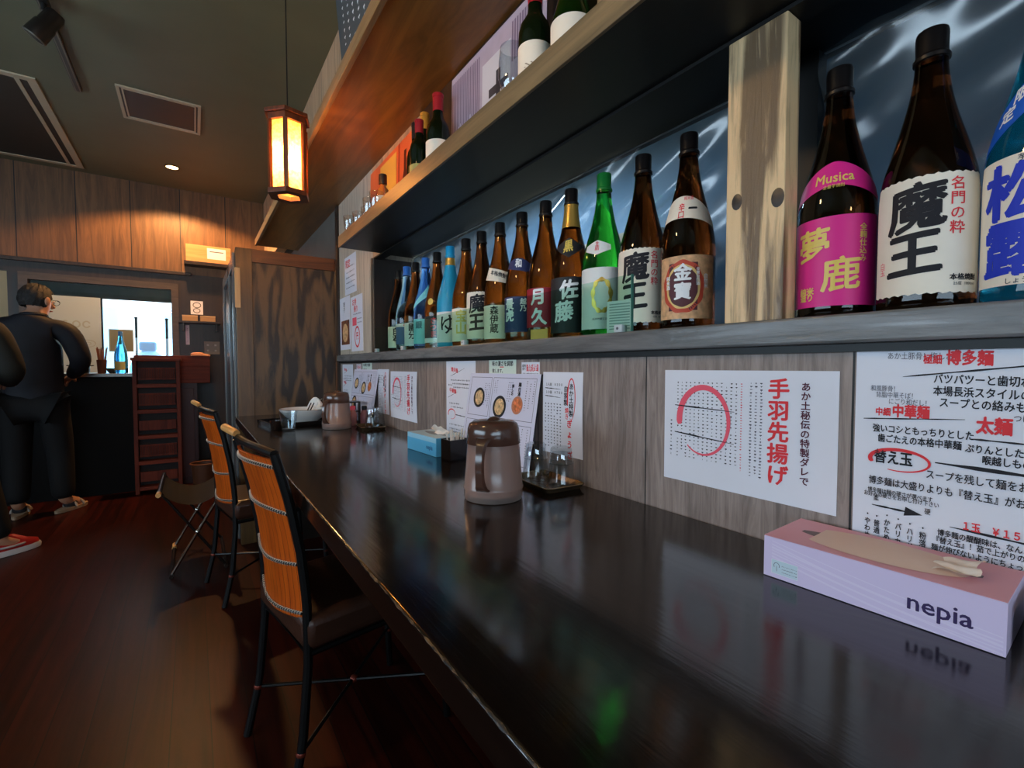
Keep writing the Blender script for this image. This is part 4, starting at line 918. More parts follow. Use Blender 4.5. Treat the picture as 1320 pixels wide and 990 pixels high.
# opening and the paper band, tissue tip
mb = MB(); mb.grid(40, 1, lambda u, v: (-.088+.176*u, (.5-v)*2*(.004+.018*math.sin(PI*u)**.8), .0547)); mb.build('opening', mat('slot_shadow_grey', (120, 104, 104), 0.7), t, fix=False)
mb = MB(); mb.grid(50, 8, lambda u, v: (-.070+.150*u, (.5-v)*2*(.003+.041*math.sin(PI*min(1, u*.9+.1))**.4), .0549+.004*math.sin(PI*u)*math.sin(PI*v))); mb.build('tissue_slot_film', mat('cream_film', (232, 202, 184), 0.6), t, smooth=80, fix=False)
mb = MB(); mb.grid(18, 10, lambda u, v: (.050+.036*u+.003*math.sin(v*9), -.022+.046*v*(1-.3*u)+.003*math.sin(u*8), .0565+.014*u*(0.3+.7*v)+.002*math.sin(14*v+4*u))); mb.build('tissue', mat('white_tissue', (240, 226, 214), 0.8), t, smooth=80, fix=False)
fs_ = Sheet('printed_front', None, None, (-.113, -.0563, .0535), (1, 0, 0), (0, 0, -1), .226, .053, mat('lilac_carton', (216, 200, 232), 0.4), parent=t, thick=0.0002)
fs_.root.location = (-.113, -.0564, .0535)
WV2 = mat('pale_wave_print', (224, 211, 238), 0.4)
for k in range(6):
    v0 = .004+.004*k
    V = []
    for i in range(25):
        u = .010+.214*i/24; vv = v0+.030*(i/24)**1.0+.006*math.sin(PI*i/24)*(1 if k % 2 else .4); V += [(u, vv), (u, vv+.0012+.0006*(k % 3))]
    V = [(u, min(v, .0525)) for u, v in V]
    fs_.geo('printed_wave', V, [(2*i, 2*i+1, 2*i+3, 2*i+2) for i in range(24)], WV2, lift=.0001+.00001*k)
fs_.text([('nepia', .150, .0155, .0250, False, .0004)], mat('violet_logo_ink', (52, 34, 84), 0.5), 'logo_lettering')
fs_.rects([(.010, .0285, .042, .0470)], mat('pale_badge', (196, 214, 226), 0.5), 'badge')
fs_.frame(.010, .0285, .042, .0470, .0004, WHITEINK, 'badge_frame')
fs_.ring(.0165, .0362, .0034, .0040, .0006, .0006, -.4, PI*1.2, GREYINK, 'badge_mark'); fs_.strokes([(.0165, .036, .0168, .0435, .0007, .0007)], GREYINK, 'badge_mark')
fs_.rects(tiny_rows([(.023, .040, .0345), (.023, .040, .0385), (.023, .040, .0425)], .0016), GREYINK, 'badge_writing')
# dark holder beyond the pink box at the frame's edge
hb = thing('chopstick_box', 'dark lidded box behind the pink tissue box at frame edge', 'box', (0.700, 0.030, CT+0.0005), math.radians(3))
MB().box(-.040, .045, -.055, .046, 0, .038).build('box_body', mat('dark_box_brown', (24, 17, 14), 0.35), hb, bevel=0.002)
MB().box(-.042, .047, -.057, .048, .0385, .047).build('lid', mat('dark_box_lid', (48, 34, 26), 0.3), hb, bevel=0.002)
MB().ball((0, 0, .052), .012, .009, .008).build('knob', mat('dark_box_lid', (48, 34, 26), 0.3), hb)

# blue tissue box
t = tissue_box('small sky-blue tissue box in the middle of the counter', (0.662, 1.418, CT+0.0005), math.radians(-90+3), 0.205, 0.105, 0.058, mat('sky_blue_carton', (96, 186, 228), 0.4), None, None)
MB().box(-.102, .102, -.052, .052, .0577, .0586).build('pale_top', mat('pale_blue_top', (198, 226, 238), 0.45), t, bevel=0.0003)
MB().box(-.102, .102, -.0533, -.0526, .038, .0575).build('pale_band', mat('pale_blue_band', (160, 212, 236), 0.45), t)
fs2 = Sheet('printed_front', None, None, (-.102, -.0536, .050), (1, 0, 0), (0, 0, -1), .204, .042, mat('sky_blue_carton', (96, 186, 228), 0.4), parent=t, thick=0.0002); fs2.root.location = (-.102, -.0537, .0425); 
fs2.text([('nepia', .140, .008, .020, False, .0004)], mat('blue_logo_ink', (40, 92, 150), 0.5), 'logo_lettering')
mb = MB(); mb.grid(30, 1, lambda u, v: (-.075+.150*u, (.5-v)*2*(.003+.016*math.sin(PI*u)), .0588)); mb.build('opening', mat('grey_slot', (150, 160, 168), 0.6), t, fix=False)
mb = MB(); mb.grid(16, 12, lambda u, v: (.010+.05*u-.03*v*(u-.5), -.018+.030*u+.010*math.sin(v*5), .059+.034*v*(1-.35*abs(u-.4)*2)+.004*math.sin(9*u))); mb.build('tissue', mat('white_tissue', (240, 226, 214), 0.8), t, smooth=80, fix=False)
# toothpick holder
hd = thing('toothpick_holder', 'black square holder of white sticks beside the blue tissue box', 'holder', (0.652, 1.258, CT+0.0005), math.radians(3))
mb = MB()
for (x0, x1, y0, y1) in ((-.033, .033, -.028, -.025), (-.033, .033, .025, .028), (-.033, -.030, -.025, .025), (.030, .033, -.025, .025)): mb.box(x0, x1, y0, y1, 0, .062)
mb.box(-.033, .033, -.028, .028, 0, .004); mb.build('holder_box', mat('black_lacquer_box', (20, 15, 15), 0.2), hd)
random.seed(4)
SK = mat('paper_wrapped_stick', (224, 216, 206), 0.7)
for k in range(13):
    a = random.uniform(-.018, .018); b_ = random.uniform(-.014, .014)
    s_ = MB().tube([(a, b_, .006), (a*1.5+random.uniform(-.006, .006), b_*1.6, .072+random.uniform(0, .022))], .0024, 6).build('paper_stick', SK, None, loc=(0, 0, 0))
    s_.location = hd.location; s_.rotation_euler = hd.rotation_euler
    tag(s_, 'thin white paper-wrapped stick standing in the black holder', 'stick', 'paper-wrapped sticks in the black holder')

# far end: tray, bowl with napkin and spoon, glass, cup, seasoning bottles
bt_ = thing('black_tray', 'flat black tray under the white bowl at counter end', 'tray', (0.44, 2.50, CT+0.0005), 0.1)
MB().box(-.17, .16, -.13, .13, 0, .006).build('tray_base', mat('black_tray_lacquer', (18, 15, 15), 0.2), bt_, bevel=0.002)
rmb = MB()
for (x0, x1, y0, y1) in ((-.17, .16, -.13, -.122), (-.17, .16, .122, .13), (-.17, -.162, -.122, .122), (.152, .16, -.122, .122)): rmb.box(x0, x1, y0, y1, .006, .020)
rmb.build('tray_rim', mat('black_tray_lacquer', (18, 15, 15), 0.2), bt_, bevel=0.002)
bw = thing('white_bowl', 'wide white bowl on the black tray at far counter end', 'bowl', (0.452, 2.47, CT+0.0072))
MB().lathe([(0, 0), (.055, 0), (.058, .008), (.085, .028), (.108, .052), (.116, .064), (.118, .067), (.115, .068), (.104, .054), (.080, .032), (.05, .016), (0, .014)], 48).build('bowl_body', mat('white_porcelain', (232, 230, 226), 0.15), bw, smooth=50)
MB().tube([(.117*math.cos(2*PI*k/48), .117*math.sin(2*PI*k/48), .0675) for k in range(48)], .0014, 6, closed=True).build('rim', mat('grey_rim_line', (150, 144, 140), 0.2), bw)
np_ = thing('crumpled_napkin', 'crumpled white napkin lying in the white bowl', 'napkin', (0.495, 2.44, CT+0.062))
mb = MB(); mb.grid(14, 14, lambda u, v: (-.035+.085*u+.008*math.sin(7*v), -.045+.08*v+.008*math.sin(6*u), .012+.055*math.exp(-((u-.45)**2*9+(v-.5)**2*6))+.006*math.sin(13*u+7*v))); mb.build('napkin_sheet', mat('napkin_white', (232, 228, 222), 0.8), np_, smooth=80, fix=False)
MB().tube([(.0, -.03, .030), (.01, -.02, .052), (.03, .0, .060)], .0012, 6).build('folded_edge', mat('napkin_grey', (190, 186, 182), 0.8), np_)
for k, dx in enumerate((0, .013)):
    cs = MB().tube([(0.435+dx, 2.40, CT+.040), (0.462+dx, 2.375, CT+.108)], .0028, 8).build('chopstick', mat('dark_chopstick', (60, 40, 32), 0.4)); tag(cs, 'dark chopstick resting upright against the napkin in the white bowl', 'chopstick', 'pair of chopsticks in the white bowl')
gb = tumbler('drinking_glass', 'small clear upright glass standing in front of the white bowl', (0.335, 2.205, CT+0.0005), .027, .037, .086, None)
cu_ = thing('dark_cup', 'small dark cup with pale rim at the left end of counter', 'cup', (0.300, 2.305, CT+0.0005))
MB().lathe([(0, 0), (.018, 0), (.024, .01), (.026, .040), (.0245, .040), (.022, .012), (0, .008)], 28).build('cup_body', mat('dark_glaze', (34, 24, 20), 0.15), cu_)
MB().lathe([(.0, .034), (.0238, .034)], 24).build('contents', mat('pale_contents', (200, 170, 120), 0.3), cu_, fix=False)
bk = thing('seasoning_rack', 'small dark wooden rack between the far pitcher and far tray', 'rack', (0.655, 2.40, CT+0.0005), 0)
for (x, y) in ((-.03, -.04), (.03, -.04), (-.03, .04), (.03, .04)): MB().box(x-.005, x+.005, y-.005, y+.005, 0, .10).build('corner_post', M_dark, bk)
MB().box(-.035, .035, -.045, .045, .002, .008).build('base', M_dark, bk); MB().box(-.035, .035, -.045, .045, .10, .106).build('top', M_dark, bk); MB().box(-.035, .035, -.045, .045, .055, .06).build('middle_rail', M_dark, bk)
for k, (x, y, c, lb) in enumerate(((0.625, 2.26, (190, 120, 112), 'small pinkish seasoning bottle left of the far upturned glasses'), (0.672, 2.235, (150, 100, 110), 'small dark-capped seasoning bottle behind the far upturned glasses'))):
    q = thing('seasoning_bottle', lb, 'bottle', (x, y, CT+0.0005), 0, 'seasoning bottles')
    MB().lathe([(0, 0), (.016, 0), (.019, .004), (.019, .05), (.013, .068), (.010, .075), (0, .075)], 24).build('bottle_body', mat('seasoning_glass_%d' % c[0], c, 0.15, trans=0.3), q, smooth=50)
    MB().lathe([(.012, .074), (.013, .09), (.010, .094), (0, .094)], 20).build('cap', [PINKINK, CAPB][k], q)

# ================================================================== LANTERN, CEILING FITTINGS
M_lw = wood('lantern_wood', (70, 30, 14), (120, 60, 28), 'Z', 14, 10, 0.35, bump=0.08)
M_paper = papershade('lantern_paper', (232, 172, 96), 0.16)
lx, ly, lz0 = 0.314, 1.96, 1.668
R0, LH = 0.070, 0.298
ln = thing('pendant_lantern', 'six-sided wooden paper lantern glowing orange, hanging from the ceiling', 'lantern', (lx, ly, lz0))
A0 = math.radians(14)
def hexp(r, k): return (r*math.cos(A0+k*PI/3), r*math.sin(A0+k*PI/3))
def hexring(name, r_out, r_in, z0, z1):
    mb = MB(); vs = []
    for r, z in ((r_out, z0), (r_out, z1), (r_in, z1), (r_in, z0)): vs += [hexp(r, k)+(z,) for k in range(6)]
    fs = [(i*6+k, i*6+(k+1) % 6, ((i+1) % 4)*6+(k+1) % 6, ((i+1) % 4)*6+k) for i in range(4) for k in range(6)]
    return mb.add(vs, fs).build(name, M_lw, ln, smooth=0, bevel=0.0012)
hexring('bottom_ring', R0+.007, R0-.028, 0, .018); hexring('top_rail', R0+.002, R0-.016, LH-.03, LH-.008)
mb = MB(); mb.prism([hexp(R0+.014, k) for k in range(6)], lambda u, v, t: (u, v, t), LH-.008, LH+.006); mb.build('roof_plate', M_lw, ln, smooth=0, bevel=0.0015)
for k in range(6):
    a, b_ = hexp(R0, k); q = A0+k*PI/3
    M_ = Matrix.Translation((a-.004*math.cos(q), b_-.004*math.sin(q), 0)) @ Matrix.Rotation(q, 4, 'Z')
    MB().box(-.006, .006, -.008, .008, .018, LH-.03, M_).build('corner_post', M_lw, ln, smooth=0, bevel=0.001)
    p0, p1 = Vector(hexp(R0-.010, k)), Vector(hexp(R0-.010, k+1))
    mb = MB(); mb.add([(p0.x, p0.y, .018), (p1.x, p1.y, .018), (p1.x, p1.y, LH-.03), (p0.x, p0.y, LH-.03)], [(0, 1, 2, 3)]); mb.build('paper_panel', M_paper, ln, smooth=0, fix=False)
mb = MB(); mb.ball((0, 0, .135), .022, .022, .030, 18, 12); mb.build('bulb', mat('lit_bulb', (255, 236, 200), 0.4, emit=(255, 205, 130), estr=30), ln)
MB().lathe([(.0, .16), (.014, .16), (.016, .19), (.010, .21), (.004, .23), (.004, LH-.008), (0, LH-.008)], 20).build('bulb_socket', M_black, ln)
MB().tube([(0, 0, LH+.004), (0, 0, ZC-lz0-.001)], .0022, 8).build('cord', M_black, ln)
lb = point('lantern_light', (0, 0, .135), 72.0, (1.0, 0.60, 0.25), 0.034); lb.parent = ln

M_al = mat('aged_white_frame', (176, 162, 136), 0.45)
def hatch(label, x0, x1, y0, y1, wd, double):
    t = thing('ceiling_hatch', label, 'hatch', ((x0+x1)/2, (y0+y1)/2, ZC)); a, b_ = (x1-x0)/2, (y1-y0)/2
    def fr(nm, a, b_, w_, dz, m):
        mb = MB()
        for (p, q, r, s_) in ((-a, a, -b_, -b_+w_), (-a, a, b_-w_, b_), (-a, -a+w_, -b_+w_, b_-w_), (a-w_, a, -b_+w_, b_-w_)): mb.box(p, q, r, s_, -dz, -.0005)
        mb.build(nm, m, t, bevel=0.001)
    fr('outer_frame', a, b_, wd, .010, M_al)
    if double: fr('inner_frame', a-wd-double, b_-wd*.4 if wd > .03 else b_-wd-double, wd*.5, .008, M_al)
    MB().box(-a+wd, a-wd, -b_+wd, b_-wd, -.004, -.0005).build('hatch_panel', mat('hatch_panel_black', (36, 34, 30), 0.5), t)
hatch('small pale-framed ceiling hatch between the spotlight track and the lantern', -0.345, 0.075, 3.61, 4.05, .016, .010)
hatch('large white-framed ceiling opening at the left edge of the photo', -1.75, -0.715, 3.805, 5.27, .042, .035)
dl = thing('ceiling_downlight', 'small round recessed downlight glowing warm near the back wall', 'light', (-0.11, 4.84, ZC))
MB().lathe([(.042, -.001), (.056, -.001), (.057, -.005), (.050, -.008), (.042, -.004)], 32).build('trim_ring', mat('downlight_ring', (90, 70, 48), 0.3), dl)
MB().lathe([(0, -.003), (.042, -.003)], 32).build('lit_lens', mat('downlight_lens', (255, 235, 190), 0.4, emit=(255, 214, 150), estr=9), dl, fix=False)
sp = bpy.data.lights.new('downlight_beam', 'SPOT'); sp.energy = 170; sp.color = (1, 0.50, 0.18); sp.spot_size = math.radians(142); sp.spot_blend = 0.25; sp.shadow_soft_size = 0.04
so = bpy.data.objects.new('downlight_beam', sp); C.objects.link(so); so.parent = dl; so.location = (0, 0, -.012)
tr = thing('spotlight_track', 'thin dark ceiling track behind the black spotlight', 'track', (-0.53, 3.0, ZC))
MB().box(-.017, .017, -1.2, .80, -.020, -.0005).build('rail', mat('track_black', (30, 28, 26), 0.35), tr, bevel=0.001)
for x in (-.010, .010): MB().box(x-.0025, x+.0025, -1.2, .798, -.0215, -.0202).build('rail_edge', mat('track_edge', (110, 104, 92), 0.3, metal=0.5), tr)
st = thing('spotlight', 'black cylindrical spotlight hanging from the ceiling track', 'spotlight', (-0.515, 2.93, ZC-.0205))
MB().box(-.016, .016, -.05, .05, -.028, 0).build('track_adapter', M_black, st, bevel=0.002)
MB().tube([(0, 0, -.028), (0, 0, -.055)], .010, 12).build('stem', M_black, st)
dv = Vector((-.42, .10, -.62)).normalized(); q0 = Vector((.045, -.01, -.060))
mb = MB(); mb.tube([q0, q0+dv*.012, q0+dv*.07, q0+dv*.075, q0+dv*.145], [.030, .036, .036, .040, .043], 24); mb.build('lamp_body', mat('spotlight_black', (26, 22, 20), 0.3), st, smooth=40)
mb = MB(); mb.tube([q0+dv*.143, q0+dv*.147], [.0435, .0425], 24, closed=False); mb.build('front_rim', mat('spot_rim_grey', (120, 116, 108), 0.3, metal=0.6), st)
mb = MB(); mb.tube([q0+dv*.1472, q0+dv*.1478], .034, 24); mb.build('lens', mat('spot_lens_dark', (60, 58, 56), 0.1), st)

# ================================================================== PARTITION
YP = 3.06
pt = thing('partition', 'tall wooden partition cabinet with grained panel at end of the counter', 'partition', (0.48, YP, 0))
M_pf = wood('partition_frame', (74, 50, 26), (116, 82, 44), 'Z', 7, 14, 0.35, bump=0.08)
M_pr = wood('partition_rail', (92, 50, 26), (134, 78, 40), 'X', 7, 14, 0.35, bump=0.08)
M_pp = wood('partition_ply', (44, 32, 23), (104, 76, 46), 'Z', 9, 6, 0.4, bump=0.15, rings=30, warp=0.8)
x0, x1 = 0.208-0.48, XW-0.013-0.48
ztop = 1.70
MB().box(x0, x0+.082, 0, .04, 0, ztop).build('left_stile', M_pf, pt, bevel=0.002)
MB().box(x0+.082, x1, 0, .04, ztop-.075, ztop).build('top_rail', M_pr, pt, bevel=0.002)
MB().box(x0+.082, x1, .012, .03, 0, ztop-.075).build('panel', M_pp, pt)
MB().box(x0+.0001, x0+.026, .0402, 1.10, 0, ztop).build('side_panel', mat('partition_side_dark', (58, 58, 60), 0.22, noise=0.1), pt, bevel=0.002)
MB().box(x0-.012, x0, .06, .11, 0.02, ztop-.02).build('side_stile', mat('side_stile_grey', (104, 104, 104), 0.25), pt, bevel=0.002)
MB().box(x0-.012, x0, .40, .47, 0.02, ztop-.02).build('side_stile', mat('side_stile_grey', (104, 104, 104), 0.25), pt, bevel=0.002)
MB().box(x0-.012, x0, 1.03, 1.098, 0.02, ztop-.02).build('side_stile', mat('side_stile_grey', (104, 104, 104), 0.25), pt, bevel=0.002)
MB().box(x0-.012, x0, .11, 1.03, ztop-.10, ztop-.03).build('side_rail', mat('side_stile_grey', (104, 104, 104), 0.25), pt, bevel=0.002)
MB().box(x0-.006, x0+.022, -.006, 0, ztop-.34, ztop-.115).build('lit_reflection', wood('pale_reflection_tone', (190, 140, 86), (226, 178, 118), 'Z', 10, 10, 0.35), pt, bevel=0.0015)  # pale strip that paints a lit reflection onto the partition's edge

# ================================================================== BACK AREA
sc0 = thing('service_counter', 'black-fronted service counter below the back window', 'counter', (-1.15, 4.9, 0))
MB().box(-1.9, 0.74, 0, 0.49, 0, .945).build('front_panel', mat('counter_front_black', (9, 8, 8), 0.6, spec=0.2), sc0)
MB().box(-1.92, 0.745, -.03, 0.499, .945, .972).build('worktop', mat('steel_worktop', (96, 92, 88), 0.25, metal=0.6), sc0, bevel=0.002)
# low reddish register stand and the slatted cabinet in front of it
M_red = wood('reddish_wood', (104, 38, 22), (150, 64, 38), 'X', 8, 12, 0.5, spec=0.2, bump=0.08); M_redz = wood('reddish_wood_upright', (88, 32, 20), (130, 54, 32), 'Z', 8, 12, 0.5, spec=0.2, bump=0.08)
rs = thing('register_stand', 'reddish wooden stand with a deep top behind the slatted cabinet', 'stand', (-0.14, 4.86, 0))
MB().box(-.262, .262, .062, .50, .885, 1.118).build('top_box', M_red, rs, bevel=0.003)
MB().box(-.262, .262, .045, .0618, 1.03, 1.121).build('apron', M_red, rs, bevel=0.002)
MB().box(-.20, .165, .10, .48, 0, .884).build('body', mat('dark_red_wood', (62, 20, 20), 0.45), rs)
MB().box(.03, .14, .088, .0998, .06, .84).build('door_panel', mat('dark_red_panel', (74, 26, 24), 0.45), rs, bevel=0.002)
sl = thing('slatted_cabinet', 'narrow reddish cabinet of slatted compartments beside the service counter', 'cabinet', (-0.247, 4.755, 0))
for x in (-.155, .128): MB().box(x, x+.027, 0, .105, 0, 1.075).build('side_post', M_redz, sl, bevel=0.002)
MB().box(-.165, .165, -.008, .108, 1.075, 1.10).build('top_board', M_red, sl, bevel=0.002)
MB().box(-.128, .128, .095, .105, .02, 1.07).build('back_panel', mat('cabinet_back_dark', (34, 16, 12), 0.6), sl)
for k in range(5):
    z0 = .025+k*.208
    MB().box(-.128, .128, .0, .09, z0, z0+.030).build('shelf', M_red, sl, bevel=0.0015)
    mb = MB()
    for i in range(26): mb.box(-.118+i*.0092, -.118+i*.0092+.0062, .012, .018, z0+.075, z0+.150)
    mb.box(-.122, .122, .010, .020, z0+.150, z0+.162); mb.box(-.122, .122, .010, .020, z0+.064, z0+.075)
    if k in (1, 3, 4): mb.build('slat_front', M_redz, sl)
    else: MB().box(-.122, .122, .010, .020, z0+.070, z0+.150).build('drawer_front', M_redz, sl, bevel=0.002)
cl = thing('hand_form', 'tan hand-like form resting on the right end of the reddish stand', 'form', (0.035, 4.93, 1.1185))  # rounded form added in place of a hand-shaped detail
mb = MB(); mb.ball((0, 0, .016), .055, .035, .020, 20, 10); mb.ball((.045, .0, .010), .050, .026, .012, 16, 8); mb.build('hand_form_bulk', mat('tan_hand_tone', (196, 138, 108), 0.7, bump=0.3, bscale=30), cl, smooth=80)
MB().tube([(-.05, -.03, .006), (0, -.036, .010), (.06, -.026, .006), (.09, -.01, .004)], .005, 8).build('hem', mat('tan_hand_edge_tone', (206, 150, 120), 0.7), cl)  # lower edge of the hand-like form
# things on the service counter
SCZ = .9725
bo = Bottle('blue glass bottle standing on the service counter against the bright window', -0.492, 5.02, 80, mat('backlit_blue_glass', (90, 180, 225), 0.04, trans=0.95, ior=1.33), CAPBL, h=.345, R=.045, z=SCZ, name='glass_bottle')
bo.patch('label', -50, 50, .03, .11, mat('straw_label', (214, 200, 120), 0.6))
ch = thing('chopstick_cup', 'flared brown cup packed with chopsticks on the service counter', 'cup', (-0.615, 5.03, SCZ))
MB().lathe([(0, 0), (.024, 0), (.027, .004), (.034, .11), (.0315, .11), (.024, .010), (0, .010)], 28).build('cup_body', mat('cup_brown', (104, 62, 50), 0.4), ch)
random.seed(11)
for k in range(16):
    a = random.uniform(0, 2*PI); r = .019*math.sqrt(random.random()); q = MB().tube([(r*math.cos(a)*.7, r*math.sin(a)*.7, .012), (r*2.0*math.cos(a), r*2.0*math.sin(a), .205+random.uniform(-.012, .012))], .0030, 6).build('chopstick', mat('chopstick_wood', (146, 96, 74), 0.6))
    q.location = ch.location; tag(q, 'thin brown chopstick standing in the flared cup on the service counter', 'chopstick', 'chopsticks in the flared cup')
kb = thing('black_pot', 'round black pot with lid on the service counter beside chopstick cup', 'pot', (-0.745, 5.03, SCZ))
MB().lathe([(0, 0), (.05, 0), (.058, .012), (.058, .078), (.054, .080), (.054, .014), (0, .006)], 32).build('pot_body', mat('pot_black', (20, 18, 18), 0.3), kb)
MB().lathe([(.060, .080), (.061, .086), (.045, .096), (.0, .100)], 32).build('pot_lid', mat('pot_lid_dark', (36, 33, 32), 0.25), kb)
for sg in (-1, 1): MB().tube([(sg*.058, -.018, .062), (sg*.078, -.014, .064), (sg*.078, .014, .064), (sg*.058, .018, .062)], .004, 8).build('handle', M_black, kb)
bw2 = thing('grey_bowl', 'shallow grey bowl on service counter between chopstick cup and blue bottle', 'bowl', (-0.555, 5.12, SCZ))
MB().lathe([(0, 0), (.026, 0), (.040, .02), (.048, .04), (.045, .04), (.036, .02), (0, .006)], 28).build('bowl_body', mat('grey_glaze', (88, 80, 74), 0.3), bw2)
MB().lathe([(.0478, .0385), (.0487, .041), (.0455, .0425), (.0450, .040)], 28).build('rim', mat('dark_rim', (50, 44, 40), 0.3), bw2)
# fittings on the back wall at right
bx = thing('wall_box', 'pale wooden box with a white paper high on the back wall', 'box', (0.13, YB-.002, 2.005))
MB().box(-.165, .19, -.14, 0, 0, .155).build('box_body', wood('pale_box_wood', (196, 130, 80), (224, 160, 106), 'X', 7, 12, 0.5, bump=0.05), bx, bevel=0.002)
MB().box(-.18, .20, -.15, 0, -.03, -.0005).build('base_board', M_dark, bx)
MB().box(.0, .15, -.1415, -.1402, .035, .135).build('white_paper', PAPER, bx); MB().box(.02, .13, -.1425, -.1418, .10, .108).build('printed_line', GREYINK, bx)
ws = thing('wall_shelf', 'narrow dark shelf on the back wall carrying two small boxes', 'shelf', (0.065, YB-.002, 1.455))
MB().box(-.17, .16, -.11, 0, -.02, 0).build('board', M_dark, ws, bevel=0.002)
MB().box(-.14, -.125, -.09, 0, -.09, -.0205).build('bracket', M_dark, ws); MB().box(.12, .135, -.09, 0, -.09, -.0205).build('bracket', M_dark, ws)
for k, (xx, lb) in enumerate(((-.015, 'left small tan box on the narrow wall shelf'), (.125, 'right small tan box on the narrow wall shelf'))):
    q = thing('small_box', lb, 'box', (xx, YB-.055, 1.4555), 0, 'small tan boxes on the wall shelf')
    MB().box(-.06, .06, -.035, .035, 0, .042).build('box_body', mat('tan_card', (176, 140, 100), 0.6), q, bevel=0.002); MB().box(-.061, .061, -.036, .036, .0425, .054).build('box_lid', mat('tan_card_lid', (196, 164, 124), 0.6), q, bevel=0.001)
pr_ = Sheet('ring_picture', 'small white paper with two black ring drawings above the wall shelf', 'picture', onY(245.5, 387.5, YB-.003), (1, 0, 0), (0, 0, -1), .098, .128, thick=0.002)
pr_.ring(.050, .040, .030, .024, .006, .006, 0, 2*PI, INK, 'ring_drawing'); pr_.ring(.048, .092, .026, .020, .006, .006, 0, 2*PI, INK, 'ring_drawing')
vs_ = Sheet('price_strip', 'narrow white vertical strip on the back wall under the shelf', 'notice', onY(239, 419, YB-.003), (1, 0, 0), (0, 0, -1), .030, .185, thick=0.002)
vs_.rects(tiny_columns(.015, .015, 1, .02, .16, .008, .4), GREYINK, 'small_writing')
sw = thing('switch_plate', 'grey four-button switch plate on the back wall by the partition', 'switch', (0.15, YB-.002, 1.21))
MB().box(-.06, .07, -.008, 0, -.062, .062).build('plate', mat('switch_grey', (140, 132, 118), 0.4), sw, bevel=0.003)
for x in (-.028, .034):
    for z in (-.026, .026): MB().box(x-.009, x+.009, -.012, -.0082, z-.008, z+.008).build('button', mat('switch_button', (196, 190, 176), 0.4), sw, bevel=0.002)
bs_ = thing('wicker_basket', 'small dark wicker basket on floor beside the red stand', 'basket', (0.06, 4.70, 0.001))
mb = MB(); mb.grid(48, 12, lambda u, v: ((.075+.02*v+.004*math.sin(u*2*PI*24+PI*round(v*12)))*math.cos(2*PI*u), (.075+.02*v+.004*math.sin(u*2*PI*24+PI*round(v*12)))*math.sin(2*PI*u), .003+.21*v)); mb.build('woven_side', mat('dark_wicker', (92, 52, 30), 0.55), bs_, smooth=80)
MB().lathe([(0, .002), (.075, .002)], 32).build('base', mat('dark_wicker', (92, 52, 30), 0.55), bs_, fix=False)
MB().tube([(.097*math.cos(2*PI*k/40), .097*math.sin(2*PI*k/40), .213) for k in range(40)], .006, 8, closed=True).build('rim', mat('wicker_rim', (110, 64, 38), 0.5), bs_)

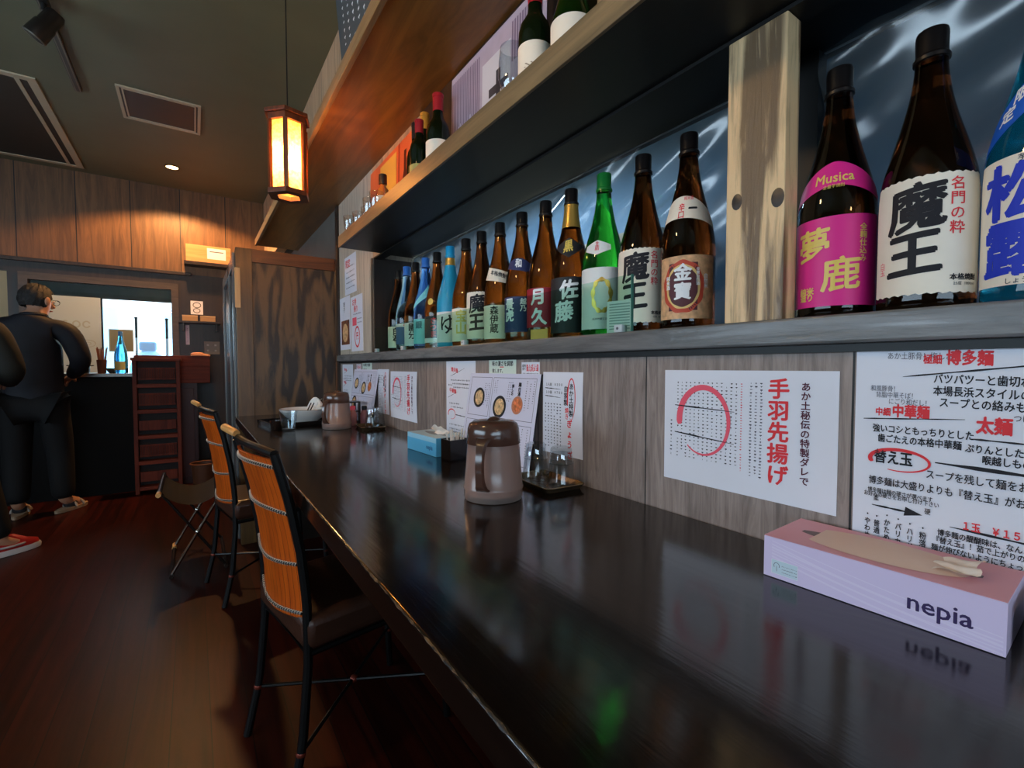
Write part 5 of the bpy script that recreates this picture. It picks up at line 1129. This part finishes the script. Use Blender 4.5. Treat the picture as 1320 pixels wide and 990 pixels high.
# ================================================================== CHAIRS
M_iron = mat('black_iron', (10, 9, 9), 0.36, metal=0.2); M_bam = wood('bamboo_panel', (160, 62, 10), (200, 88, 16), 'Z', 9, 16, 0.42, spec=0.2, bump=0.08, seam=('Y', 0.019, 0.0, 0.0012), plankvar=0.10)
M_tan = wood('tan_grip', (196, 136, 72), (224, 166, 100), 'Y', 10, 12, 0.4); M_lea = mat('brown_leather', (60, 36, 26), 0.32, noise=0.15, nscale=20, bump=0.12, bscale=120); M_st = mat('pale_stitching', (214, 190, 168), 0.6); M_cop = mat('copper_joint', (120, 50, 36), 0.35, metal=0.5)
def backx(z):
    return float(np.interp(z, [0, .15, .33, .48, .60, .72, .832], [-.050, -.016, 0.0, 0.0, -.012, -.034, -.063]))
def chair(label, x, y, rz):
    t = thing('dining_chair', label, 'chair', (x, y, 0), rz, 'bamboo-backed chairs along the counter')
    hw = .150; TP = .832
    for sg in (-1, 1):
        MB().tube([(backx(z), sg*(hw+.012*(1-z/TP)), max(z, .004)) for z in np.linspace(0, TP, 26)], .0105, 10).build('rear_leg', M_iron, t)
        MB().tube([(.372, sg*.158, .40), (.376, sg*.16, .25), (.392, sg*.164, .004)], .0105, 10).build('front_leg', M_iron, t)
        MB().tube([(backx(.13), sg*(hw+.010), .13), (.385, -sg*.162, .135)], .0050, 8).build('cross_stretcher', M_iron, t)
        for xx, yy in ((backx(.13), hw+.010), (.385, .162)): MB().ball((xx, sg*yy, .13), .0115, .0115, .0115, 12, 8).build('joint', M_cop, t)
    MB().ball((.185, 0, .1325), .012, .012, .010, 12, 8).build('joint', M_cop, t)
    MB().tube([(backx(TP), -hw, TP), (backx(TP)-.006, -hw*.5, TP+.003), (backx(TP)-.008, 0, TP+.004), (backx(TP)-.006, hw*.5, TP+.005), (backx(TP), hw, TP+.006)], .0095, 10).build('top_rail', M_iron, t)
    MB().tube([(backx(TP), hw-.03, TP+.006), (backx(TP)-.004, hw+.0, TP+.014), (backx(TP)-.006, hw+.020, TP+.020)], .007, 8).build('grip_bracket', M_iron, t)
    MB().tube([(backx(TP)-.005, hw-.020, TP+.018), (backx(TP)-.008, hw-.005, TP+.021), (backx(TP)-.014, hw+.060, TP+.028), (backx(TP)-.015, hw+.065, TP+.028)], [.0090, .0105, .0105, .0080], 12).build('wooden_grip', M_tan, t)
    # bamboo back: bowed backwards between the posts
    def bk(u, v, e):
        z = .435+.382*v; y = (u-.5)*2*(hw-.008); return (backx(z)-.024*math.cos((u-.5)*PI)-.004+e, y, z-.012*math.cos((u-.5)*PI)*(1 if v < .5 else -.3))
    mb = MB(); nu, nv = 20, 20
    A = [bk(i/nu, j/nv, 0) for j in range(nv+1) for i in range(nu+1)]; B = [bk(i/nu, j/nv, .007) for j in range(nv+1) for i in range(nu+1)]; k = nu+1; n = len(A)
    fs = [(j*k+i, j*k+i+1, (j+1)*k+i+1, (j+1)*k+i) for j in range(nv) for i in range(nu)]
    ringi = [i for i in range(nu)] + [j*k+nu for j in range(nv)] + [nv*k+i for i in range(nu, 0, -1)] + [j*k for j in range(nv, 0, -1)]
    mb.add(A+B, fs+[tuple(n+a for a in f[::-1]) for f in fs]+[(ringi[i], ringi[(i+1) % len(ringi)], n+ringi[(i+1) % len(ringi)], n+ringi[i]) for i in range(len(ringi))])
    mb.build('bamboo_back', M_bam, t, smooth=50)
    for v in (.035, .345, .665, .955):
        pts = []
        for i in range(241):
            u = i/240; p = Vector(bk(u, v, -.003)); a = u*2*PI*30
            pts.append((p.x+.0022*math.cos(a), p.y, p.z+.0045*math.sin(a)))
        MB().tube(pts, .0010, 5).build('stitching', M_st, t)
        MB().tube([bk(u, v, -.0028) for u in np.linspace(0, 1, 24)], .0032, 6).build('binding_wire', M_iron, t)
    mb = MB(); mb.box(-.012, .40, -.172, .172, .362, .446); mb.build('seat_cushion', M_lea, t, smooth=60, bevel=0.024)
    mb = MB(); mb.tube([(.0, -.160, .356), (.388, -.160, .356), (.388, .160, .356), (.0, .160, .356)], .008, 8, closed=True); mb.build('seat_frame', M_iron, t)
    return t
c0 = chair('bamboo-backed black iron chair with brown seat, nearest to the camera', 0.180, 1.300, math.radians(10))
dup(c0, (0.109, 2.46, 0), math.radians(10), 'bamboo-backed black iron chair with brown seat, the farther one')

# folding rack on the floor
M_chr = mat('chrome_tube', (214, 208, 198), 0.14, metal=1.0); M_drk = mat('dark_iron_tube', (40, 30, 26), 0.3, metal=0.5)
fr_ = thing('folding_stand', 'folding luggage stand with crossed chrome legs on floor behind farther chair', 'stand', (0.0, 3.0, 0))
for yy, nm in ((-.22, 'near'), (.22, 'rear')):
    MB().tube([(-.108, yy, .010), (.112, yy-.012, .40)], .0075, 10).build('chrome_leg', M_chr, fr_)
    MB().tube([(.118, yy, .010), (-.145, yy+.012, .42)], .0065, 10).build('dark_leg', M_drk, fr_)
    MB().ball((.002, yy-.004, .205), .012, .012, .012, 12, 8).build('pivot', M_chr, fr_)
for x, z, m_ in ((.112, .405, M_drk), (-.147, .425, M_drk), (-.108, .010, M_drk), (.118, .010, M_drk)):
    MB().tube([(x, -.25, z), (x, .25, z)], .009, 10).build('cross_bar', m_, fr_)
MB().tube([(-.147, -.30, .426), (-.147, -.25, .4255)], .011, 12).build('tan_bar_end', M_tan, fr_); MB().tube([(-.108, .18, .0125), (-.108, .255, .0125)], .0112, 12).build('pale_foot', M_tan, fr_)
mb = MB(); mb.grid(16, 6, lambda u, v: (-.147+.259*u, -.23+.46*v, .425-.02*u-.07*math.sin(PI*u)**.8)); o = mb.build('hanging_cloth', mat('dark_red_cloth', (16, 8, 7), 0.9), fr_, smooth=80, fix=False)

# ================================================================== PEOPLE
def skin(name, joints, links, m, parent, sub=2, root=0, loc=(0, 0, 0), smooth=True):
    """one continuous surface grown around a skeleton; joints: name -> (x, y, z, radius x, radius y)"""
    keys = list(joints); me = bpy.data.meshes.new(name); bm = bmesh.new(); ly = bm.verts.layers.skin.verify()
    bv = {}
    for i, k in enumerate(keys):
        j = joints[k]; v = bm.verts.new(j[:3]); bv[k] = v
        v[ly].radius = (j[3], j[4] if len(j) > 4 else j[3]); v[ly].use_root = (i == root)
    for a, b_ in links: bm.edges.new((bv[a], bv[b_]))
    bm.to_mesh(me); bm.free(); me.materials.append(m)
    o = bpy.data.objects.new(name, me); C.objects.link(o); o.parent = parent
    s_ = o.modifiers.new('skin', 'SKIN'); s_.use_smooth_shade = True; s_.branch_smoothing = 0.3
    d = o.modifiers.new('smooth', 'SUBSURF'); d.levels = sub; d.render_levels = sub
    return o
SKIN = mat('skin_tone', (188, 138, 110), 0.5, noise=0.06, nscale=20); HAIR = mat('grey_black_hair', (34, 31, 30), 0.6, noise=0.5, nscale=160, bump=0.6, bscale=200)
NAVY = mat('navy_jacket_cloth', (17, 18, 28), 0.7, noise=0.2, nscale=12, bump=0.25, bscale=14); BLKT = mat('black_trousers_cloth', (9, 9, 11), 0.8, bump=0.2, bscale=16); OLIV = mat('dark_olive_cloth', (26, 25, 19), 0.8, bump=0.25, bscale=14)
def chain(pts): return [(pts[i], pts[i+1]) for i in range(len(pts)-1)]
def hand_joints(J, E, wrist, w, d, up, tag_, side):
    """palm and five bent fingers growing from the wrist; d = pointing direction, up = back of the hand"""
    d = Vector(d).normalized(); up = Vector(up).normalized(); s_ = d.cross(up).normalized()*side; w = Vector(w)
    p = w+d*.045
    J[tag_+'palm'] = (*p, .022, .014); E.append((wrist, tag_+'palm'))
    for k, (off, L) in enumerate(((-.027, .068), (-.009, .076), (.009, .071), (.026, .056))):
        a = p+d*.042+s_*off; b_ = a+d*L*.5-up*.010; c = b_+d*L*.3-up*.026
        for nm, q, r in (('a', a, .0095), ('b', b_, .0085), ('c', c, .0070)): J[f'{tag_}f{k}{nm}'] = (*q, r)
        E += [(tag_+'palm', f'{tag_}f{k}a'), (f'{tag_}f{k}a', f'{tag_}f{k}b'), (f'{tag_}f{k}b', f'{tag_}f{k}c')]
    a = p-d*.010-s_*.034-up*.008; b_ = a+d*.032-s_*.016-up*.010
    J[tag_+'ta'] = (*a, .0105); J[tag_+'tb'] = (*b_, .0085); E += [(tag_+'palm', tag_+'ta'), (tag_+'ta', tag_+'tb')]
def person(label, loc, rz, P, jacket, trousers, shoes, hair_len=0.0, glasses=True, shoe_fn=None):
    """P: joint positions in the person's own frame (faces +y)"""
    t = thing('person', label, 'person', loc, rz)
    V_ = {k: Vector(v) for k, v in P.items()}
    # body: pelvis, spine, neck, head, arms with hands, legs with feet - one surface
    J = {}; E = []
    def j(k, r, r2=None): J[k] = (*V_[k], r, r2 or r)
    j('pelvis', .12, .095); j('waist', .115, .085); j('chest', .135, .095); j('neck0', .058, .055); j('neck', .050, .052)
    E += chain(['pelvis', 'waist', 'chest', 'neck0', 'neck'])
    for s_ in 'LR':
        j('sh'+s_, .055); j('el'+s_, .040); j('wr'+s_, .025); E += [('neck0', 'sh'+s_), ('sh'+s_, 'el'+s_), ('el'+s_, 'wr'+s_)]
        dd = V_['hd'+s_]-V_['wr'+s_]; hand_joints(J, E, 'wr'+s_, V_['wr'+s_], dd, (0, 0, 1) if abs(dd.normalized().z) < .8 else (1 if s_ == 'R' else -1, 0, 0.2), s_, 1 if s_ == 'L' else -1)
        j('hip'+s_, .085); j('kn'+s_, .056); j('an'+s_, .038); j('toe'+s_, .035, .022); E += [('pelvis', 'hip'+s_)] + chain(['hip'+s_, 'kn'+s_, 'an'+s_, 'toe'+s_])
    hc = V_['head']; fwd = V_['look'].normalized(); up = Vector(P.get('headup', (0, 0, 1))).normalized(); rt = fwd.cross(up).normalized(); up = rt.cross(fwd)
    h = lambda a, b_, c: hc+rt*a+fwd*b_+up*c
    J['jaw'] = (*h(0, .018, -.058), .056, .060); J['mid'] = (*h(0, .004, .0), .073, .083); J['crown'] = (*h(0, -.010, .060), .066, .074); J['top'] = (*h(0, -.012, .088), .040, .045)
    E += chain(['neck', 'jaw', 'mid', 'crown', 'top'])
    body = skin('body', J, E, SKIN, t)
    # face details carried by the head
    M3 = Matrix((rt, fwd, up)).transposed()
    mb = MB(); mb.ball(h(0, .100, -.012), .013, .017, .022, 12, 8, M3); mb.ball(h(.0, .107, -.020), .016, .012, .009, 12, 8, M3); mb.build('nose', SKIN, body, smooth=80)
    MB().ball(h(0, .090, -.052), .022, .010, .005, 14, 6, M3).build('mouth', mat('lip_tone', (140, 78, 70), 0.5), body, smooth=80)
    for sg in (-1, 1):
        MB().ball(h(sg*.031, .081, .012), .012, .009, .008, 12, 8, M3).build('eye', mat('eye_white', (220, 214, 206), 0.2), body, smooth=80)
        MB().ball(h(sg*.031, .0885, .012), .0055, .0035, .0055, 10, 6, M3).build('iris', mat('iris_dark', (30, 22, 18), 0.2), body, smooth=80)
        MB().ball(h(sg*.084, -.004, -.004), .008, .018, .030, 12, 8, M3).build('ear', SKIN, body, smooth=80)
    # hair: a shell over crown and back, down to the nape, with uneven locks
    def hair(u, v):
        a = 2*PI*u; front = math.cos(a-PI/2)      # +1 towards the face
        low = -.62-hair_len if front < .15 else (.50 if front > .45 else -.62-hair_len+(1.12+hair_len)*(front-.15)/.30)
        el = PI/2-(PI/2-low*1.0)*v if True else 0
        k = 1+.035*math.sin(17*a+9*v)+.03*math.sin(29*a-14*v)
        x = .083*k*math.cos(el)*math.cos(a); y = .098*k*math.cos(el)*math.sin(a); z = .104*k*math.sin(el)
        return h(x, y-.006, z+.014)
    mb = MB(); mb.grid(56, 18, hair); mb.build('hair', HAIR, t, smooth=80)
    if glasses:
        g = MB()
        for sg in (-1, 1):
            g.tube([h(sg*.034+.024*math.cos(q), .100, .010+.018*math.sin(q)) for q in np.linspace(0, 2*PI, 20)[:-1]], .0018, 6, closed=True)
            g.tube([h(sg*.058, .100, .014), h(sg*.084, .06, .014), h(sg*.086, .0, .010), h(sg*.084, -.012, -.004)], .0018, 6)
        g.tube([h(-.010, .101, .013), h(0, .103, .015), h(.010, .101, .013)], .0018, 6); g.build('glasses', M_black, t, smooth=80)
    # jacket, trousers, shoes
    K = {}; 
    def kj(k, r, r2=None, q=None): K[k] = (*(q if q is not None else V_[k]), r, r2 or r)
    kj('waist', .165, .125); kj('hem', .175, .135, V_['pelvis']+Vector((0, 0, -.09))); kj('chest', .180, .130); kj('neck0', .095, .085); kj('collar', .064, .066, V_['neck0']*.35+V_['neck']*.65)
    JE = [('hem', 'waist'), ('waist', 'chest'), ('chest', 'neck0'), ('neck0', 'collar')]
    for s_ in 'LR':
        kj('sh'+s_, .082); kj('el'+s_, .066); kj('wr'+s_, .044); JE += [('neck0', 'sh'+s_), ('sh'+s_, 'el'+s_), ('el'+s_, 'wr'+s_)]
        kj('mid'+s_, .074, None, (V_['sh'+s_]+V_['el'+s_])/2+Vector((0, 0, .0))); JE.remove(('sh'+s_, 'el'+s_)); JE += [('sh'+s_, 'mid'+s_), ('mid'+s_, 'el'+s_)]
    skin('jacket', K, JE, jacket, t)
    mb = MB(); a = V_['neck0']*.25+V_['neck']*.75; mb.tube([a+Vector((.060*math.cos(q), .062*math.sin(q)-.004, .006*math.cos(q-PI/2)*-1)) for q in np.linspace(0, 2*PI, 24)[:-1]], .015, 8, closed=True); mb.build('collar', jacket, t, smooth=80)
    K2 = {}; TE = []
    K2['pelvis'] = (*V_['pelvis'], .145, .115)
    for s_ in 'LR':
        K2['hip'+s_] = (*V_['hip'+s_], .105); K2['kn'+s_] = (*V_['kn'+s_], .080); K2['cf'+s_] = (*(V_['kn'+s_]*.5+V_['an'+s_]*.5), .076); K2['an'+s_] = (*(V_['an'+s_]+Vector((0, 0, .0))), .066)
        TE += [('pelvis', 'hip'+s_), ('hip'+s_, 'kn'+s_), ('kn'+s_, 'cf'+s_), ('cf'+s_, 'an'+s_)]
    skin('trousers', K2, TE, trousers, t)
    for s_ in 'LR':
        a = V_['an'+s_]; b_ = V_['toe'+s_]; d = (b_-a); d.z = 0; d.normalize(); sd = Vector((d.y, -d.x, 0))
        shoe_fn(t, a, d, sd)
    return t
def outline_shoe(a, d, sd, z, L0=-.075, L1=.185):
    base = Vector((a.x, a.y, 0)); out = []
    for q in range(28):
        an = 2*PI*q/28; c, s_ = math.cos(an), math.sin(an)
        x = (L0+L1)/2+(L1-L0)/2*c; wd = .040+.010*c
        p = base+d*x+sd*wd*s_; out.append(Vector((p.x, p.y, z)))
    return out
def loft(rings):
    n = len(rings[0]); vs = [p for r in rings for p in r]; fs = [(i*n+k, i*n+(k+1) % n, (i+1)*n+(k+1) % n, (i+1)*n+k) for i in range(len(rings)-1) for k in range(n)]
    fs += [tuple(range(n))[::-1], tuple((len(rings)-1)*n+k for k in range(n))]
    return MB().add(vs, fs)
def shrink(r, k, dz):
    c = sum(r, Vector())/len(r); return [c+(p-c)*k+Vector((0, 0, dz)) for p in r]
def sandal(t, a, d, sd):
    o0 = outline_shoe(a, d, sd, .002); loft([o0, shrink(o0, 1.0, .022)]).build('sandal_sole', mat('sandal_sole_tan', (176, 150, 124), 0.6), t)
    for x in (.05, .11):
        MB().tube([Vector((a.x, a.y, 0))+d*x+sd*(.045*math.cos(q))+Vector((0, 0, .022+.040*math.sin(q))) for q in np.linspace(0, PI, 12)], .008, 8).build('strap', mat('sandal_strap_pale', (170, 158, 146), 0.6), t)
    MB().ball(Vector((a.x, a.y, .045))+d*.05, .040, .036, .030, 14, 8).build('sock', mat('sock_dark', (40, 38, 42), 0.8), t)
def sneaker(t, a, d, sd):
    o0 = outline_shoe(a, d, sd, .002); s_ = loft([o0, shrink(o0, 1.02, .018), shrink(o0, .98, .030)]).build('shoe_sole', mat('sneaker_sole_white', (222, 216, 214), 0.5), t)
    up = shrink(o0, .94, .0302); c = Vector((a.x, a.y, 0))
    loft([up, shrink(o0, .90, .050), [p*.75+(c+d*.0)*.25+Vector((0, 0, .070)) for p in shrink(o0, .82, 0)], [c+(p-c)*.42+Vector((0, 0, .105)) for p in shrink(o0, .80, 0)]]).build('shoe_upper', mat('sneaker_red', (168, 28, 26), 0.5), t, smooth=60)
    MB().tube([c+d*(.05+.075*math.cos(q))+sd*(.040*math.sin(q))+Vector((0, 0, .050)) for q in np.linspace(0, 2*PI, 24)[:-1]], .006, 6, closed=True).build('white_stripe', mat('sneaker_stripe_grey', (170, 165, 168), 0.5), t)
ground = (0, 0, 0)
P1 = dict(pelvis=(0, 0, .80), waist=(0, .0, .95), chest=(0, .02, 1.16), neck0=(0, .01, 1.325), neck=(.01, .03, 1.395), head=(.02, .055, 1.482), look=(.62, .78, -.12),
    shL=(-.185, .0, 1.275), elL=(-.265, .03, 1.045), wrL=(-.20, .22, 1.02), hdL=(-.14, .30, 1.02), shR=(.185, .0, 1.275), elR=(.255, -.01, 1.060), wrR=(.165, .16, .955), hdR=(.12, .23, .930),
    hipL=(-.09, 0, .76), knL=(-.10, .02, .42), anL=(-.10, -.01, .085), toeL=(-.10, .13, .035), hipR=(.09, 0, .76), knR=(.115, .03, .42), anR=(.13, .0, .085), toeR=(.20, .12, .035))
person('person with grey-black hair and glasses in navy jacket, standing at back counter', (-0.905, 4.49, 0), 0, P1, NAVY, BLKT, None, shoe_fn=sandal)
P2 = dict(pelvis=(0, -.02, .82), waist=(0, .03, .96), chest=(0, .10, 1.13), neck0=(0, .16, 1.27), neck=(0, .20, 1.34), head=(-.01, .24, 1.425), look=(-.3, .93, -.25),
    shL=(-.185, .12, 1.225), elL=(-.24, .16, .99), wrL=(-.16, .36, .98), hdL=(-.12, .44, .98), shR=(.185, .10, 1.225), elR=(.265, .06, 1.0), wrR=(.20, .27, .94), hdR=(.15, .35, .93),
    hipL=(-.09, -.02, .78), knL=(-.11, .03, .43), anL=(-.13, -.02, .085), toeL=(-.15, .12, .035), hipR=(.09, -.02, .78), knR=(.13, .03, .43), anR=(.20, .0, .085), toeR=(.30, .09, .035))
person('person in dark olive top and black trousers with red sneakers, cut by left edge', (-1.085, 3.60, 0), 0, P2, OLIV, BLKT, None, glasses=False, shoe_fn=sneaker)
